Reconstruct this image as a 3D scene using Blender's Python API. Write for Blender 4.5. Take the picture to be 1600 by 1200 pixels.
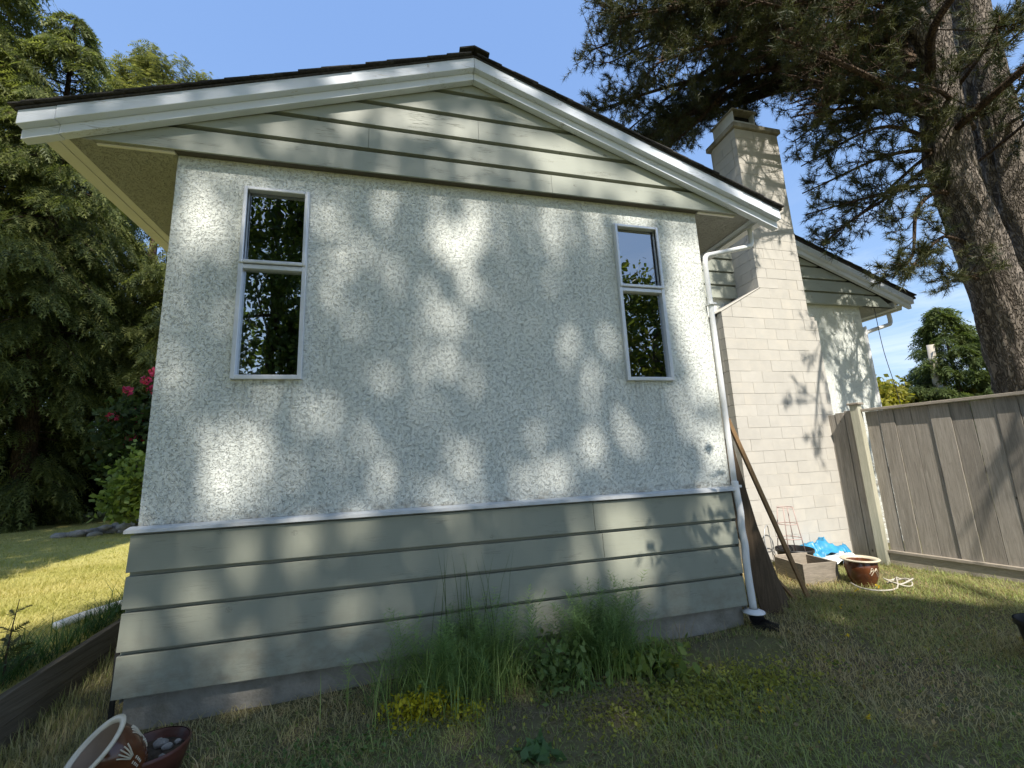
import bpy, math, random
import numpy as np
from mathutils import Vector, Matrix, Quaternion

# ------------------------------------------------------------------ scene, camera, sky, sun
for o in list(bpy.data.objects): bpy.data.objects.remove(o)
scene = bpy.context.scene
COL = scene.collection
rng = np.random.default_rng(11)
random.seed(11)
R = math.radians

CAM = Vector((1.881, -3.8, 1.6))
YAW, PITCH, ROLL = .2505, .181, -.0451
F = Vector((math.sin(YAW)*math.cos(PITCH), math.cos(YAW)*math.cos(PITCH), math.sin(PITCH)))
rt = F.cross(Vector((0, 0, 1))).normalized(); up = rt.cross(F)
rt, up = math.cos(ROLL)*rt+math.sin(ROLL)*up, -math.sin(ROLL)*rt+math.cos(ROLL)*up
cd = bpy.data.cameras.new('camera'); cam = bpy.data.objects.new('camera', cd); COL.objects.link(cam)
cam.matrix_world = Matrix(((rt.x, up.x, -F.x, CAM.x), (rt.y, up.y, -F.y, CAM.y), (rt.z, up.z, -F.z, CAM.z), (0, 0, 0, 1)))
cd.sensor_width = 36; cd.lens = 36*666.3/1600; cd.clip_start = .05; cd.clip_end = 2000
scene.camera = cam

SUN_EL = R(51.3); TAN = math.tan(SUN_EL)
SX = -.07                                    # the sun stands almost square to the front wall
sdir = Vector((SX, -math.cos(SUN_EL), math.sin(SUN_EL))).normalized()   # towards the sun
world = bpy.data.worlds.new('World'); scene.world = world; world.use_nodes = True
wt = world.node_tree; wn = wt.nodes; wl = wt.links
bg = wn['Background']; sky = wn.new('ShaderNodeTexSky'); sky.sky_type = 'NISHITA'; sky.sun_disc = False
sky.sun_elevation = SUN_EL; sky.sun_rotation = math.pi+.11; sky.altitude = 0; sky.air_density = 1.0; sky.dust_density = .6; sky.ozone_density = 1.6
sp_ = wn.new('ShaderNodeSeparateColor'); cb_ = wn.new('ShaderNodeCombineColor'); wl.new(sky.outputs[0], sp_.inputs[0])
for i_, (a_, p_) in enumerate(((.535, .52), (.66, .44), (.93, .26))):      # tone curve of the whole sky
    m1 = wn.new('ShaderNodeMath'); m1.operation = 'MULTIPLY'; m1.inputs[1].default_value = .333; wl.new(sp_.outputs[i_], m1.inputs[0])
    m2 = wn.new('ShaderNodeMath'); m2.operation = 'POWER'; m2.inputs[1].default_value = p_; wl.new(m1.outputs[0], m2.inputs[0])
    m3 = wn.new('ShaderNodeMath'); m3.operation = 'MULTIPLY'; m3.inputs[1].default_value = a_*2.04; wl.new(m2.outputs[0], m3.inputs[0]); wl.new(m3.outputs[0], cb_.inputs[i_])
tcw = wn.new('ShaderNodeTexCoord'); mpw = wn.new('ShaderNodeMapping'); mpw.inputs['Scale'].default_value = (2.2, 2.2, 11); wl.new(tcw.outputs['Generated'], mpw.inputs[0])
nw = wn.new('ShaderNodeTexNoise'); nw.inputs['Scale'].default_value = 1.7; nw.inputs['Detail'].default_value = 7; nw.inputs['Roughness'].default_value = .6; nw.inputs['Distortion'].default_value = .8; wl.new(mpw.outputs[0], nw.inputs['Vector'])
rw = wn.new('ShaderNodeValToRGB'); rw.color_ramp.elements[0].position = .46; rw.color_ramp.elements[1].position = .72; wl.new(nw.outputs[0], rw.inputs[0])
sz_ = wn.new('ShaderNodeSeparateXYZ'); wl.new(tcw.outputs['Generated'], sz_.inputs[0])
mr = wn.new('ShaderNodeMapRange'); mr.inputs[1].default_value = .15; mr.inputs[2].default_value = .5; mr.inputs[3].default_value = .55; mr.inputs[4].default_value = 0; wl.new(sz_.outputs[2], mr.inputs[0])
mm = wn.new('ShaderNodeMath'); mm.operation = 'MULTIPLY'; wl.new(rw.outputs[0], mm.inputs[0]); wl.new(mr.outputs[0], mm.inputs[1])
mxw = wn.new('ShaderNodeMix'); mxw.data_type = 'RGBA'; wl.new(mm.outputs[0], mxw.inputs[0]); wl.new(cb_.outputs[0], mxw.inputs[6]); mxw.inputs[7].default_value = (2.3, 2.5, 2.75, 1)
wl.new(mxw.outputs[2], bg.inputs[0]); bg.inputs[1].default_value = .15
sl = bpy.data.lights.new('sun', 'SUN'); sl.energy = 2.4; sl.angle = R(.53); sl.color = (1, .93, .82)
so = bpy.data.objects.new('sun', sl); COL.objects.link(so); so.location = (0, -20, 30)
so.rotation_euler = (-sdir).to_track_quat('-Z', 'Y').to_euler()
scene.view_settings.view_transform = 'Standard'; scene.view_settings.look = 'None'
scene.view_settings.gamma = 1; scene.view_settings.exposure = 1.7
scene.render.engine = 'CYCLES'
cy = scene.cycles; cy.max_bounces = 5; cy.diffuse_bounces = 3; cy.glossy_bounces = 3; cy.transmission_bounces = 2; cy.transparent_max_bounces = 6

# ------------------------------------------------------------------ material helpers
def nd(t, typ, **kw):
    n = t.nodes.new(typ)
    for k, v in kw.items():
        if k.startswith('i_'):
            n.inputs[int(k[2:]) if k[2:].isdigit() else k[2:]].default_value = v
        else: setattr(n, k, v)
    return n
def newmat(name):
    m = bpy.data.materials.new(name); m.use_nodes = True
    t = m.node_tree; b = t.nodes['Principled BSDF']; return m, t, b
def pos(t, scale=(1, 1, 1), rnd=0.0):
    g = nd(t, 'ShaderNodeNewGeometry'); mp = nd(t, 'ShaderNodeMapping'); mp.inputs['Scale'].default_value = scale
    src = g.outputs['Position']
    if rnd:
        oi = nd(t, 'ShaderNodeObjectInfo'); mu = nd(t, 'ShaderNodeVectorMath', operation='MULTIPLY_ADD')
        t.links.new(oi.outputs['Random'], mu.inputs[0]); mu.inputs[1].default_value = (rnd*1.7, rnd*.9, rnd*2.3); t.links.new(src, mu.inputs[2]); src = mu.outputs[0]
    t.links.new(src, mp.inputs[0]); return mp.outputs[0]
def noise(t, vec, scale, detail=4, rough=.55, dist=0, typ=None):
    n = nd(t, 'ShaderNodeTexNoise'); n.inputs['Scale'].default_value = scale; n.inputs['Detail'].default_value = detail
    n.inputs['Roughness'].default_value = rough; n.inputs['Distortion'].default_value = dist
    if typ: n.noise_type = typ
    t.links.new(vec, n.inputs['Vector']); return n.outputs[0]
def ramp(t, fac, stops, interp='LINEAR'):
    r = nd(t, 'ShaderNodeValToRGB'); r.color_ramp.interpolation = interp
    e = r.color_ramp.elements
    while len(e) < len(stops): e.new(.5)
    for k, (p, c) in enumerate(stops):
        e[k].position = p; e[k].color = (c, c, c, 1) if not hasattr(c, '__len__') else (*c, 1)
    t.links.new(fac, r.inputs[0]); return r.outputs[0]
def mixc(t, fac, a, b, mode='MIX'):
    m = nd(t, 'ShaderNodeMix', data_type='RGBA', blend_type=mode)
    for s, v in ((m.inputs[0], fac), (m.inputs[6], a), (m.inputs[7], b)):
        if hasattr(v, 'is_output'): t.links.new(v, s)
        elif hasattr(v, '__len__'): s.default_value = (*v, 1) if len(v) == 3 else v
        else: s.default_value = v
    return m.outputs[2]
def math_(t, op, a, b=None, c=None, clamp=False):
    m = nd(t, 'ShaderNodeMath', operation=op); m.use_clamp = clamp
    for s, v in zip(m.inputs, (a, b, c)):
        if v is None: continue
        if hasattr(v, 'is_output'): t.links.new(v, s)
        else: s.default_value = v
    return m.outputs[0]
def bump(t, b, h, strength=.5, dist=.01):
    n = nd(t, 'ShaderNodeBump'); n.inputs['Strength'].default_value = strength; n.inputs['Distance'].default_value = dist
    t.links.new(h, n.inputs['Height']); t.links.new(n.outputs[0], b.inputs['Normal'])
MAT = {}
def plain(name, c, rough=.6, var=.12, vs=6, bs=0, bscale=60, bdist=.004, metal=0, spec=.4, dirt=None, dirt_amt=.3, dscale=2.5, scale=(1, 1, 1), rnd=3.0, objvar=0):
    m, t, b = newmat(name); v = pos(t, scale, rnd)
    n = noise(t, v, vs, 5); lo = tuple(x*(1-var) for x in c); hi = tuple(min(1, x*(1+var)) for x in c)
    col = mixc(t, ramp(t, n, [(.3, 0), (.7, 1)]), lo, hi)
    if dirt:
        n2 = noise(t, v, dscale, 6, .65); col = mixc(t, math_(t, 'MULTIPLY', ramp(t, n2, [(.5, 0), (.72, 1)]), dirt_amt), col, dirt)
    if objvar:
        oi = nd(t, 'ShaderNodeObjectInfo'); k = math_(t, 'MULTIPLY_ADD', oi.outputs['Random'], 2*objvar, 1-objvar)
        col = mixc(t, 1, col, nd_rgb(t, k), 'MULTIPLY')
    t.links.new(col, b.inputs['Base Color']); b.inputs['Roughness'].default_value = rough; b.inputs['Metallic'].default_value = metal
    b.inputs['Specular IOR Level'].default_value = spec
    if bs: bump(t, b, noise(t, v, bscale, 4), bs, bdist)
    MAT[name] = m; return m
def nd_rgb(t, k):
    c = nd(t, 'ShaderNodeCombineColor')
    for i in range(3): t.links.new(k, c.inputs[i])
    return c.outputs[0]

def stucco(name, c, dirtc, k=.62):
    m, t, b = newmat(name); v = pos(t)
    n1 = noise(t, v, 54, 1.5, .5, .5); n2 = noise(t, v, 34, 1, .5)
    line = math_(t, 'ABSOLUTE', math_(t, 'SUBTRACT', n1, .5))
    crease = math_(t, 'MULTIPLY', ramp(t, line, [(.0, 1), (.05, 0)]), ramp(t, n2, [(.42, 0), (.55, 1)]))
    n3 = noise(t, v, 110, 1.5, .6); n4 = noise(t, v, 1.3, 3, .6)
    base = mixc(t, ramp(t, n4, [(.3, 0), (.7, 1)]), tuple(x*.94 for x in c), tuple(min(1, x*1.05) for x in c))
    base = mixc(t, ramp(t, noise(t, pos(t, (1, 1, .35)), 2.2, 4, .7), [(.6, 0), (.85, .35)]), base, dirtc)
    sx = nd(t, 'ShaderNodeSeparateXYZ'); t.links.new(v, sx.inputs[0])
    low = nd(t, 'ShaderNodeMapRange'); low.inputs[1].default_value = 1.25; low.inputs[2].default_value = 1.36; low.inputs[3].default_value = 1; low.inputs[4].default_value = 0; t.links.new(sx.outputs[2], low.inputs[0])
    grime = math_(t, 'MULTIPLY', low.outputs[0], ramp(t, noise(t, pos(t, (1, 1, 2.5)), 6, 3, .7), [(.42, 0), (.62, .8)])); base = mixc(t, grime, base, (.30, .25, .18))
    drip = None
    for xc in (.79, 4.305):
        dx = math_(t, 'ABSOLUTE', math_(t, 'SUBTRACT', sx.outputs[0], xc)); mx_ = math_(t, 'LESS_THAN', dx, .27)
        mz = nd(t, 'ShaderNodeMapRange'); mz.inputs[1].default_value = 1.75; mz.inputs[2].default_value = 2.35; t.links.new(sx.outputs[2], mz.inputs[0])
        below = math_(t, 'LESS_THAN', sx.outputs[2], 2.36); d_ = math_(t, 'MULTIPLY', math_(t, 'MULTIPLY', mx_, mz.outputs[0]), below); drip = d_ if drip is None else math_(t, 'ADD', drip, d_)
    base = mixc(t, math_(t, 'MULTIPLY', drip, ramp(t, noise(t, pos(t, (22, 22, .6)), 1.2, 3, .6), [(.45, 0), (.7, .5)])), base, (.36, .34, .29))
    strk = ramp(t, noise(t, pos(t, (7, 7, .35)), 1.5, 3, .6), [(.56, 0), (.75, .28)]); base = mixc(t, strk, base, dirtc)
    col = mixc(t, math_(t, 'MULTIPLY', crease, k), base, tuple(x*.42 for x in c))  # cavity shade and dirt painted into the creases
    t.links.new(col, b.inputs['Base Color']); b.inputs['Roughness'].default_value = .9; b.inputs['Specular IOR Level'].default_value = .15
    h = math_(t, 'ADD', math_(t, 'MULTIPLY', crease, -1.0), math_(t, 'MULTIPLY_ADD', n3, .35, math_(t, 'MULTIPLY', n1, .9)))
    bump(t, b, h, .8, .012); MAT[name] = m
stucco('stucco', (.745, .775, .735), (.57, .565, .51), .5)
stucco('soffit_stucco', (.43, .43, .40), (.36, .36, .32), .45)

def painted_wood(name, c, crackc, axis, crack=.8, rnd=2.0, peel=None):
    m, t, b = newmat(name)
    sc = {'x': (.9, 22, 22), 'slope': (1.2, 22, 16)}[axis]
    v = pos(t, sc, rnd); v0 = pos(t, (1, 1, 1), rnd)
    n4 = noise(t, v0, 2, 5, .6); base = mixc(t, ramp(t, n4, [(.3, 0), (.7, 1)]), tuple(x*.965 for x in c), tuple(min(1, x*1.03) for x in c))
    n = noise(t, v, 2.4, 3, .6); ln = ramp(t, math_(t, 'ABSOLUTE', math_(t, 'SUBTRACT', n, .5)), [(0, 1), (.03, 0)])
    msk = ramp(t, noise(t, pos(t, (1.2, 2, 4), rnd), 2.2, 4, .6), [(.55, 0), (.66, 1)])
    cr = math_(t, 'MULTIPLY', math_(t, 'MULTIPLY', ln, msk), crack)
    col = mixc(t, cr, base, crackc)
    # knots and nail heads
    vo = nd(t, 'ShaderNodeTexVoronoi', feature='F1'); vo.inputs['Scale'].default_value = 3.2; t.links.new(pos(t, (1, .05, 1.15), rnd), vo.inputs['Vector'])
    kn = math_(t, 'MULTIPLY', ramp(t, vo.outputs['Distance'], [(0, 1), (.06, 1), (.09, 0)]), ramp(t, noise(t, v0, 90, 3), [(.44, 0), (.54, .9)]))
    col = mixc(t, math_(t, 'MULTIPLY', kn, .8*crack), col, crackc)
    if name == 'siding_paint':
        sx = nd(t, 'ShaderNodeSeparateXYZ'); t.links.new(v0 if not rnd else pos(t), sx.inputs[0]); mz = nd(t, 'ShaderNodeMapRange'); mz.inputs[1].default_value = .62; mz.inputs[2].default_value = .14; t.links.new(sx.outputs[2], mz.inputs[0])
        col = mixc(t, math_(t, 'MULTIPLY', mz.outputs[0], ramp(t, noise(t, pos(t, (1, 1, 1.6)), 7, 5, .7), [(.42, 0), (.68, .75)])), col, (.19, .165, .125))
        col = mixc(t, ramp(t, noise(t, pos(t, (5, 5, .8)), 1.6, 4, .65), [(.55, 0), (.8, .3)]), col, (.2, .2, .17))
    if peel: col = mixc(t, ramp(t, noise(t, pos(t, (1.5, 6, 9), rnd), 2.5, 7, .7), [(.62, 0), (.70, .7)]), col, peel)
    t.links.new(col, b.inputs['Base Color']); b.inputs['Roughness'].default_value = .5; b.inputs['Specular IOR Level'].default_value = .35
    bump(t, b, math_(t, 'SUBTRACT', math_(t, 'MULTIPLY', noise(t, v, 3, 5), .5), math_(t, 'ADD', cr, kn)), .35, .004); MAT[name] = m
painted_wood('gable_paint', (.355, .375, .325), (.13, .125, .1), 'x', .9)
painted_wood('siding_paint', (.285, .298, .245), (.14, .14, .12), 'x', .5)
painted_wood('white_paint', (.75, .80, .89), (.3, .29, .26), 'slope', .75, peel=(.52, .5, .45))
painted_wood('cream_paint', (.82, .80, .74), (.3, .26, .18), 'slope', .4)

def raw_wood(name, c1, c2, scale, rough=.8, rnd=5, knots=.0):
    m, t, b = newmat(name); v = pos(t, scale, rnd)
    n = noise(t, v, 1.6, 6, .65, 1.2); col = mixc(t, ramp(t, n, [(.3, 0), (.72, 1)]), c1, c2)
    wv = ramp(t, math_(t, 'ABSOLUTE', math_(t, 'SUBTRACT', noise(t, v, 1.1, 2, .5, 2.0), .5)), [(0, 1), (.02, 0)])
    col = mixc(t, math_(t, 'MULTIPLY', wv, .35), col, tuple(x*.55 for x in c1))
    oi = nd(t, 'ShaderNodeObjectInfo'); k = math_(t, 'MULTIPLY_ADD', oi.outputs['Random'], .36, .82)
    col = mixc(t, 1, col, nd_rgb(t, k), 'MULTIPLY')
    if knots:
        vo = nd(t, 'ShaderNodeTexVoronoi', feature='F1'); vo.inputs['Scale'].default_value = 2.6; t.links.new(pos(t, (.05, 1.6, .9), rnd), vo.inputs['Vector'])
        col = mixc(t, ramp(t, vo.outputs['Distance'], [(0, .9), (.035, .9), (.05, 0), (.06, .35), (.08, 0)]), col, (.07, .055, .04))
    t.links.new(col, b.inputs['Base Color']); b.inputs['Roughness'].default_value = rough; b.inputs['Specular IOR Level'].default_value = .2
    bump(t, b, n, .5, .005); MAT[name] = m
raw_wood('fence_wood', (.205, .185, .157), (.375, .34, .295), (26, 26, 1.3), knots=1)
raw_wood('fence_rail_wood', (.25, .22, .18), (.42, .37, .31), (26, 1.5, 26))
raw_wood('fence_post_wood', (.36, .36, .27), (.55, .52, .42), (24, 24, 1.2))
raw_wood('old_board_wood', (.075, .055, .037), (.16, .115, .075), (26, 26, 1.6))
raw_wood('stake_wood', (.20, .12, .06), (.36, .23, .12), (26, 26, 1.6))
raw_wood('timber_wood', (.10, .08, .055), (.20, .165, .12), (22, 1.2, 24))
raw_wood('planter_wood', (.20, .175, .14), (.36, .31, .25), (3, 3, 26))

plain('concrete', (.30, .285, .255), .9, .16, 9, .7, 45, .01, spec=.15, dirt=(.16, .15, .12), dirt_amt=.6, dscale=5)
plain('chimney_paint', (.485, .465, .425), .8, .05, 5, .45, 70, .006, spec=.2, dirt=(.55, .5, .42), dirt_amt=.35, objvar=.035)
plain('mortar_paint', (.43, .41, .37), .9, .08, 8, .4, 60, .004, spec=.15)
plain('cap_concrete', (.34, .315, .265), .9, .3, 7, .8, 35, .01, spec=.1, dirt=(.09, .085, .06), dirt_amt=.7)
plain('shingle', (.055, .052, .05), .95, .4, 40, .8, 120, .006, spec=.1, objvar=.3)
plain('aluminium', (.72, .74, .78), .32, .05, 20, 0, metal=.35, spec=.5)
plain('flashing_metal', (.55, .57, .58), .55, .12, 8, .2, 20, .003, metal=0, dirt=(.4, .38, .34), dirt_amt=.4)
plain('white_pvc', (.78, .79, .80), .35, .06, 4, .1, 30, .002, dirt=(.55, .53, .46), dirt_amt=.4)
plain('gutter_green', (.58, .57, .46), .4, .08, 4)
plain('black_plastic', (.02, .02, .021), .45, .3, 12, dirt=(.08, .07, .055), dirt_amt=.5)
plain('hood_metal', (.60, .61, .60), .5, .1, 6, dirt=(.35, .33, .28), dirt_amt=.4)
plain('dark_hole', (.006, .006, .006), .9)
plain('room', (.06, .058, .052), .9, .2, 2)
plain('curtain', (.32, .33, .31), .9, .1, 3)
plain('glaze_brown', (.13, .045, .018), .14, .35, 5, spec=.6, dirt=(.04, .014, .01), dirt_amt=.9, dscale=3)
plain('glaze_dark_red', (.085, .03, .022), .35, .35, 6, .2, 40, .003)
plain('glaze_cream', (.62, .55, .42), .3, .12, 14)
plain('pot_inside', (.30, .22, .155), .55, .25, 5)
plain('soil', (.055, .042, .03), .95, .4, 25, .8, 60, .01, spec=.1)
plain('stone', (.27, .25, .225), .85, .25, 12, .6, 30, .01, objvar=.25)
plain('tarp_blue', (.035, .24, .44), .4, .25, 10, .3, 30, .004)
plain('sheet_white', (.66, .68, .70), .5, .05, 8)
plain('hose_white', (.46, .43, .37), .5, .1, 8)
plain('cage_wire', (.46, .34, .31), .5, .1, 10)
plain('candle_wax', (.42, .45, .08), .5, .08, 5)
plain('chrome', (.6, .6, .6), .12, .05, 5, metal=1)
plain('pole_wood', (.42, .38, .32), .85, .2, 6, scale=(6, 6, .6))
plain('dark_underside', (.11, .098, .075), .85, .25, 8, scale=(2, 20, 20))
plain('green_stem', (.06, .09, .03), .6)
plain('cable', (.03, .03, .035), .6)
plain('galv', (.45, .46, .47), .45, .1, 6, metal=.6)
plain('hatch_grey', (.26, .25, .27), .6, .1, 6)

def bark(name, c1, c2, sc):
    m, t, b = newmat(name); v = pos(t, (1, 1, .22))
    vo = nd(t, 'ShaderNodeTexVoronoi', feature='DISTANCE_TO_EDGE'); vo.inputs['Scale'].default_value = sc
    dv = nd(t, 'ShaderNodeVectorMath', operation='MULTIPLY_ADD'); nn = nd(t, 'ShaderNodeTexNoise'); nn.inputs['Scale'].default_value = sc*.9; t.links.new(v, nn.inputs['Vector'])
    t.links.new(nn.outputs['Color'], dv.inputs[0]); dv.inputs[1].default_value = (.25, .25, .1); t.links.new(v, dv.inputs[2]); t.links.new(dv.outputs[0], vo.inputs['Vector'])
    e = ramp(t, vo.outputs['Distance'], [(0, .25), (.22, 1)]); n = noise(t, v, sc*3, 6, .7)
    col = mixc(t, e, tuple(x*.45 for x in c1), mixc(t, n, c1, c2))
    t.links.new(col, b.inputs['Base Color']); b.inputs['Roughness'].default_value = .95; b.inputs['Specular IOR Level'].default_value = .1
    bump(t, b, math_(t, 'MULTIPLY_ADD', n, .5, e), 1, .05); MAT[name] = m
bark('pine_bark', (.17, .145, .125), (.38, .33, .285), 15)
bark('twig_bark', (.10, .07, .05), (.17, .12, .085), 14)
bark('leaf_tree_bark', (.10, .085, .065), (.2, .17, .13), 8)

def leafmat(name, rough=.55, trans=.35, gain=1.0):
    m, t, b = newmat(name); a = nd(t, 'ShaderNodeAttribute', attribute_name='Col')
    tr = nd(t, 'ShaderNodeBsdfTranslucent'); mx = nd(t, 'ShaderNodeMixShader'); mx.inputs[0].default_value = trans
    t.links.new(a.outputs['Color'], b.inputs['Base Color']); b.inputs['Roughness'].default_value = rough; b.inputs['Specular IOR Level'].default_value = .25
    tc = mixc(t, 1, a.outputs['Color'], (1.5, 1.55, .8), 'MULTIPLY'); t.links.new(tc, tr.inputs[0])
    t.links.new(b.outputs[0], mx.inputs[1]); t.links.new(tr.outputs[0], mx.inputs[2])
    t.links.new(mx.outputs[0], t.nodes['Material Output'].inputs[0]); MAT[name] = m
leafmat('leaf', .55, .42); leafmat('needle', .5, .15); leafmat('grass_blade', .5, .3); leafmat('petal', .6, .4)

def glassmat():
    m = bpy.data.materials.new('window_glass'); m.use_nodes = True; t = m.node_tree; t.nodes.remove(t.nodes['Principled BSDF'])
    tr = nd(t, 'ShaderNodeBsdfTransparent'); tr.inputs[0].default_value = (.75, .8, .78, 1)
    gl = nd(t, 'ShaderNodeBsdfGlossy'); gl.inputs['Roughness'].default_value = .004; gl.inputs[0].default_value = (.92, .95, 1, 1)
    fr = nd(t, 'ShaderNodeFresnel'); fr.inputs[0].default_value = 1.9
    wv = noise(t, pos(t), 1.6, 2); bp = nd(t, 'ShaderNodeBump'); bp.inputs['Strength'].default_value = .06; bp.inputs['Distance'].default_value = .05
    t.links.new(wv, bp.inputs['Height']); t.links.new(bp.outputs[0], gl.inputs['Normal'])
    mx = nd(t, 'ShaderNodeMixShader'); f2 = math_(t, 'MULTIPLY_ADD', fr.outputs[0], 1.6, .22, True)
    t.links.new(f2, mx.inputs[0]); t.links.new(tr.outputs[0], mx.inputs[1]); t.links.new(gl.outputs[0], mx.inputs[2])
    t.links.new(mx.outputs[0], t.nodes['Material Output'].inputs[0]); MAT['glass'] = m
glassmat()

def groundmat():
    m, t, b = newmat('ground_soil'); v = pos(t)
    n = noise(t, v, 1.4, 7, .65); n2 = noise(t, v, 30, 5, .7)
    c = mixc(t, ramp(t, n, [(.38, 0), (.6, 1)]), (.14, .12, .08), (.16, .165, .07))
    c = mixc(t, ramp(t, n2, [(.4, 0), (.65, .7)]), c, (.15, .125, .08))
    sx = nd(t, 'ShaderNodeSeparateXYZ'); t.links.new(v, sx.inputs[0]); lw = math_(t, 'LESS_THAN', sx.outputs[0], -.66)
    lawn = mixc(t, noise(t, pos(t, (.5, 2.2, 1)), 3, 5, .7), (.34, .33, .10), (.44, .39, .15))
    c = mixc(t, lw, c, lawn); back = math_(t, 'LESS_THAN', sx.outputs[1], -4.6); c = mixc(t, back, c, mixc(t, noise(t, v, .8, 6, .6), (.20, .20, .07), (.32, .28, .12)))  # unseen ground behind the viewer, made paler to bounce light onto the wall
    t.links.new(c, b.inputs['Base Color']); b.inputs['Roughness'].default_value = 1; b.inputs['Specular IOR Level'].default_value = .05
    bump(t, b, n2, 1, .02); MAT['ground'] = m
groundmat()

# ------------------------------------------------------------------ mesh helpers
def link(o, parent=None, base=None):
    COL.objects.link(o)
    if parent is not None:
        o.parent = parent; o.matrix_parent_inverse = parent.matrix_basis.inverted() if parent.type == 'EMPTY' else Matrix.Identity(4)
    return o
def tag(o, label=None, cat=None, group=None, kind=None):
    for k, v in (('label', label), ('category', cat), ('group', group), ('kind', kind)):
        if v: o[k] = v
    return o
def thing(name, label, cat, loc=(0, 0, 0), group=None):
    o = bpy.data.objects.new(name, None); COL.objects.link(o); o.location = loc; o.empty_display_size = .2
    o.matrix_basis = Matrix.Translation(loc); return tag(o, label, cat, group)
class MB:
    def __init__(s): s.v = []; s.f = []
    def add(s, v, f):
        n = len(s.v); s.v += [tuple(float(c) for c in p) for p in v]; s.f += [tuple(int(i)+n for i in q) for q in f]; return s
    def box(s, a, b, M=None):
        (x0, y0, z0), (x1, y1, z1) = a, b
        v = [(x0, y0, z0), (x1, y0, z0), (x1, y1, z0), (x0, y1, z0), (x0, y0, z1), (x1, y0, z1), (x1, y1, z1), (x0, y1, z1)]
        if M is not None: v = [M @ Vector(p) for p in v]
        return s.add(v, [(0, 3, 2, 1), (4, 5, 6, 7), (0, 1, 5, 4), (1, 2, 6, 5), (2, 3, 7, 6), (3, 0, 4, 7)])
    def prism(s, poly, y0, y1, ax='y'):     # polygon in x,z extruded along y (or y,z along x)
        n = len(poly)
        mk = (lambda p, d: (p[0], d, p[1])) if ax == 'y' else (lambda p, d: (d, p[0], p[1]))
        v = [mk(p, y0) for p in poly]+[mk(p, y1) for p in poly]
        return s.add(v, [tuple(range(n)), tuple(range(2*n-1, n-1, -1))]+[(i, i+n, (i+1) % n+n, (i+1) % n) for i in range(n)])
    def tube(s, path, rad, n=8, caps=True):
        V, Q = tube_np(path, rad, n); b = len(s.v)
        s.add(V, Q)
        if caps: s.f += [tuple(b+i for i in range(n-1, -1, -1)), tuple(b+len(V)-n+i for i in range(n))]
        return s
    def lathe(s, prof, n=32, M=None):
        v = []; f = []
        for r, z in prof:
            for i in range(n):
                a = 2*math.pi*i/n; p = Vector((r*math.cos(a), r*math.sin(a), z)); v.append(M @ p if M is not None else p)
        for k in range(len(prof)-1):
            for i in range(n): j = (i+1) % n; f.append((k*n+i, k*n+j, k*n+n+j, k*n+n+i))
        return s.add(v, f)
    def build(s, name, mat, parent=None, smooth=False, bevel=0, bseg=2):
        me = bpy.data.meshes.new(name); me.from_pydata(s.v, [], s.f); me.update()
        if smooth: me.polygons.foreach_set('use_smooth', [True]*len(me.polygons))
        me.materials.append(MAT[mat]); o = bpy.data.objects.new(name, me); link(o, parent)
        if bevel:
            md = o.modifiers.new('bevel', 'BEVEL'); md.width = bevel; md.segments = bseg; md.limit_method = 'ANGLE'; md.angle_limit = R(40)
        return o
def tube_np(path, rad, n=8):
    P = np.asarray(path, float); m = len(P); rad = np.broadcast_to(np.asarray(rad, float), (m,))
    T = np.gradient(P, axis=0); T /= np.linalg.norm(T, axis=1)[:, None]+1e-12
    a = np.array([0, 0, 1.]) if abs(T[0, 2]) < .9 else np.array([1., 0, 0])
    u = np.cross(T[0], a); u /= np.linalg.norm(u); V = []
    ang = np.arange(n)*2*np.pi/n
    for k in range(m):
        u = u-T[k]*(u@T[k]); u /= np.linalg.norm(u)+1e-12; w = np.cross(T[k], u)
        V.append(P[k]+rad[k]*(np.cos(ang)[:, None]*u+np.sin(ang)[:, None]*w))
    Q = [(k*n+i, k*n+(i+1) % n, k*n+n+(i+1) % n, k*n+n+i) for k in range(m-1) for i in range(n)]
    return np.concatenate(V), Q
def trimesh(name, V, T, mat, parent=None, col=None, smooth=False, quads=False):
    k = 4 if quads else 3
    V = np.ascontiguousarray(V, np.float32).reshape(-1, 3); T = np.ascontiguousarray(T, np.int32).reshape(-1, k)
    me = bpy.data.meshes.new(name); me.vertices.add(len(V)); me.vertices.foreach_set('co', V.ravel())
    me.loops.add(T.size); me.loops.foreach_set('vertex_index', T.ravel()); me.polygons.add(len(T))
    me.polygons.foreach_set('loop_start', np.arange(len(T), dtype=np.int32)*k)
    if smooth: me.polygons.foreach_set('use_smooth', np.ones(len(T), bool))
    me.update(calc_edges=True)
    if col is not None:
        at = me.color_attributes.new('Col', 'FLOAT_COLOR', 'POINT'); c = np.ones((len(V), 4), np.float32); c[:, :3] = col; at.data.foreach_set('color', c.ravel())
    me.materials.append(MAT[mat]); o = bpy.data.objects.new(name, me); return link(o, parent)
def vnoise(P, seed=0):      # smooth value noise, any (...,3) array, about -1..1
    P = np.asarray(P, float); i = np.floor(P).astype(np.int64); f = P-i; f = f*f*(3-2*f); out = 0
    for dx in (0, 1):
        for dy in (0, 1):
            for dz in (0, 1):
                h = ((i[..., 0]+dx)*374761393+(i[..., 1]+dy)*668265263+(i[..., 2]+dz)*2147483647+seed*974711) & 0xffffffff
                h = ((h ^ (h >> 13))*1274126177) & 0xffffffff; h = ((h ^ (h >> 16)) & 0xffff)/32767.5-1
                out = out+h*np.where(dx, f[..., 0], 1-f[..., 0])*np.where(dy, f[..., 1], 1-f[..., 1])*np.where(dz, f[..., 2], 1-f[..., 2])
    return out
def fbm(P, o=4, seed=0):
    s = 0; a = 1; P = np.asarray(P, float)
    for k in range(o): s = s+a*vnoise(P*2**k, seed+k); a *= .5
    return s
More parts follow.
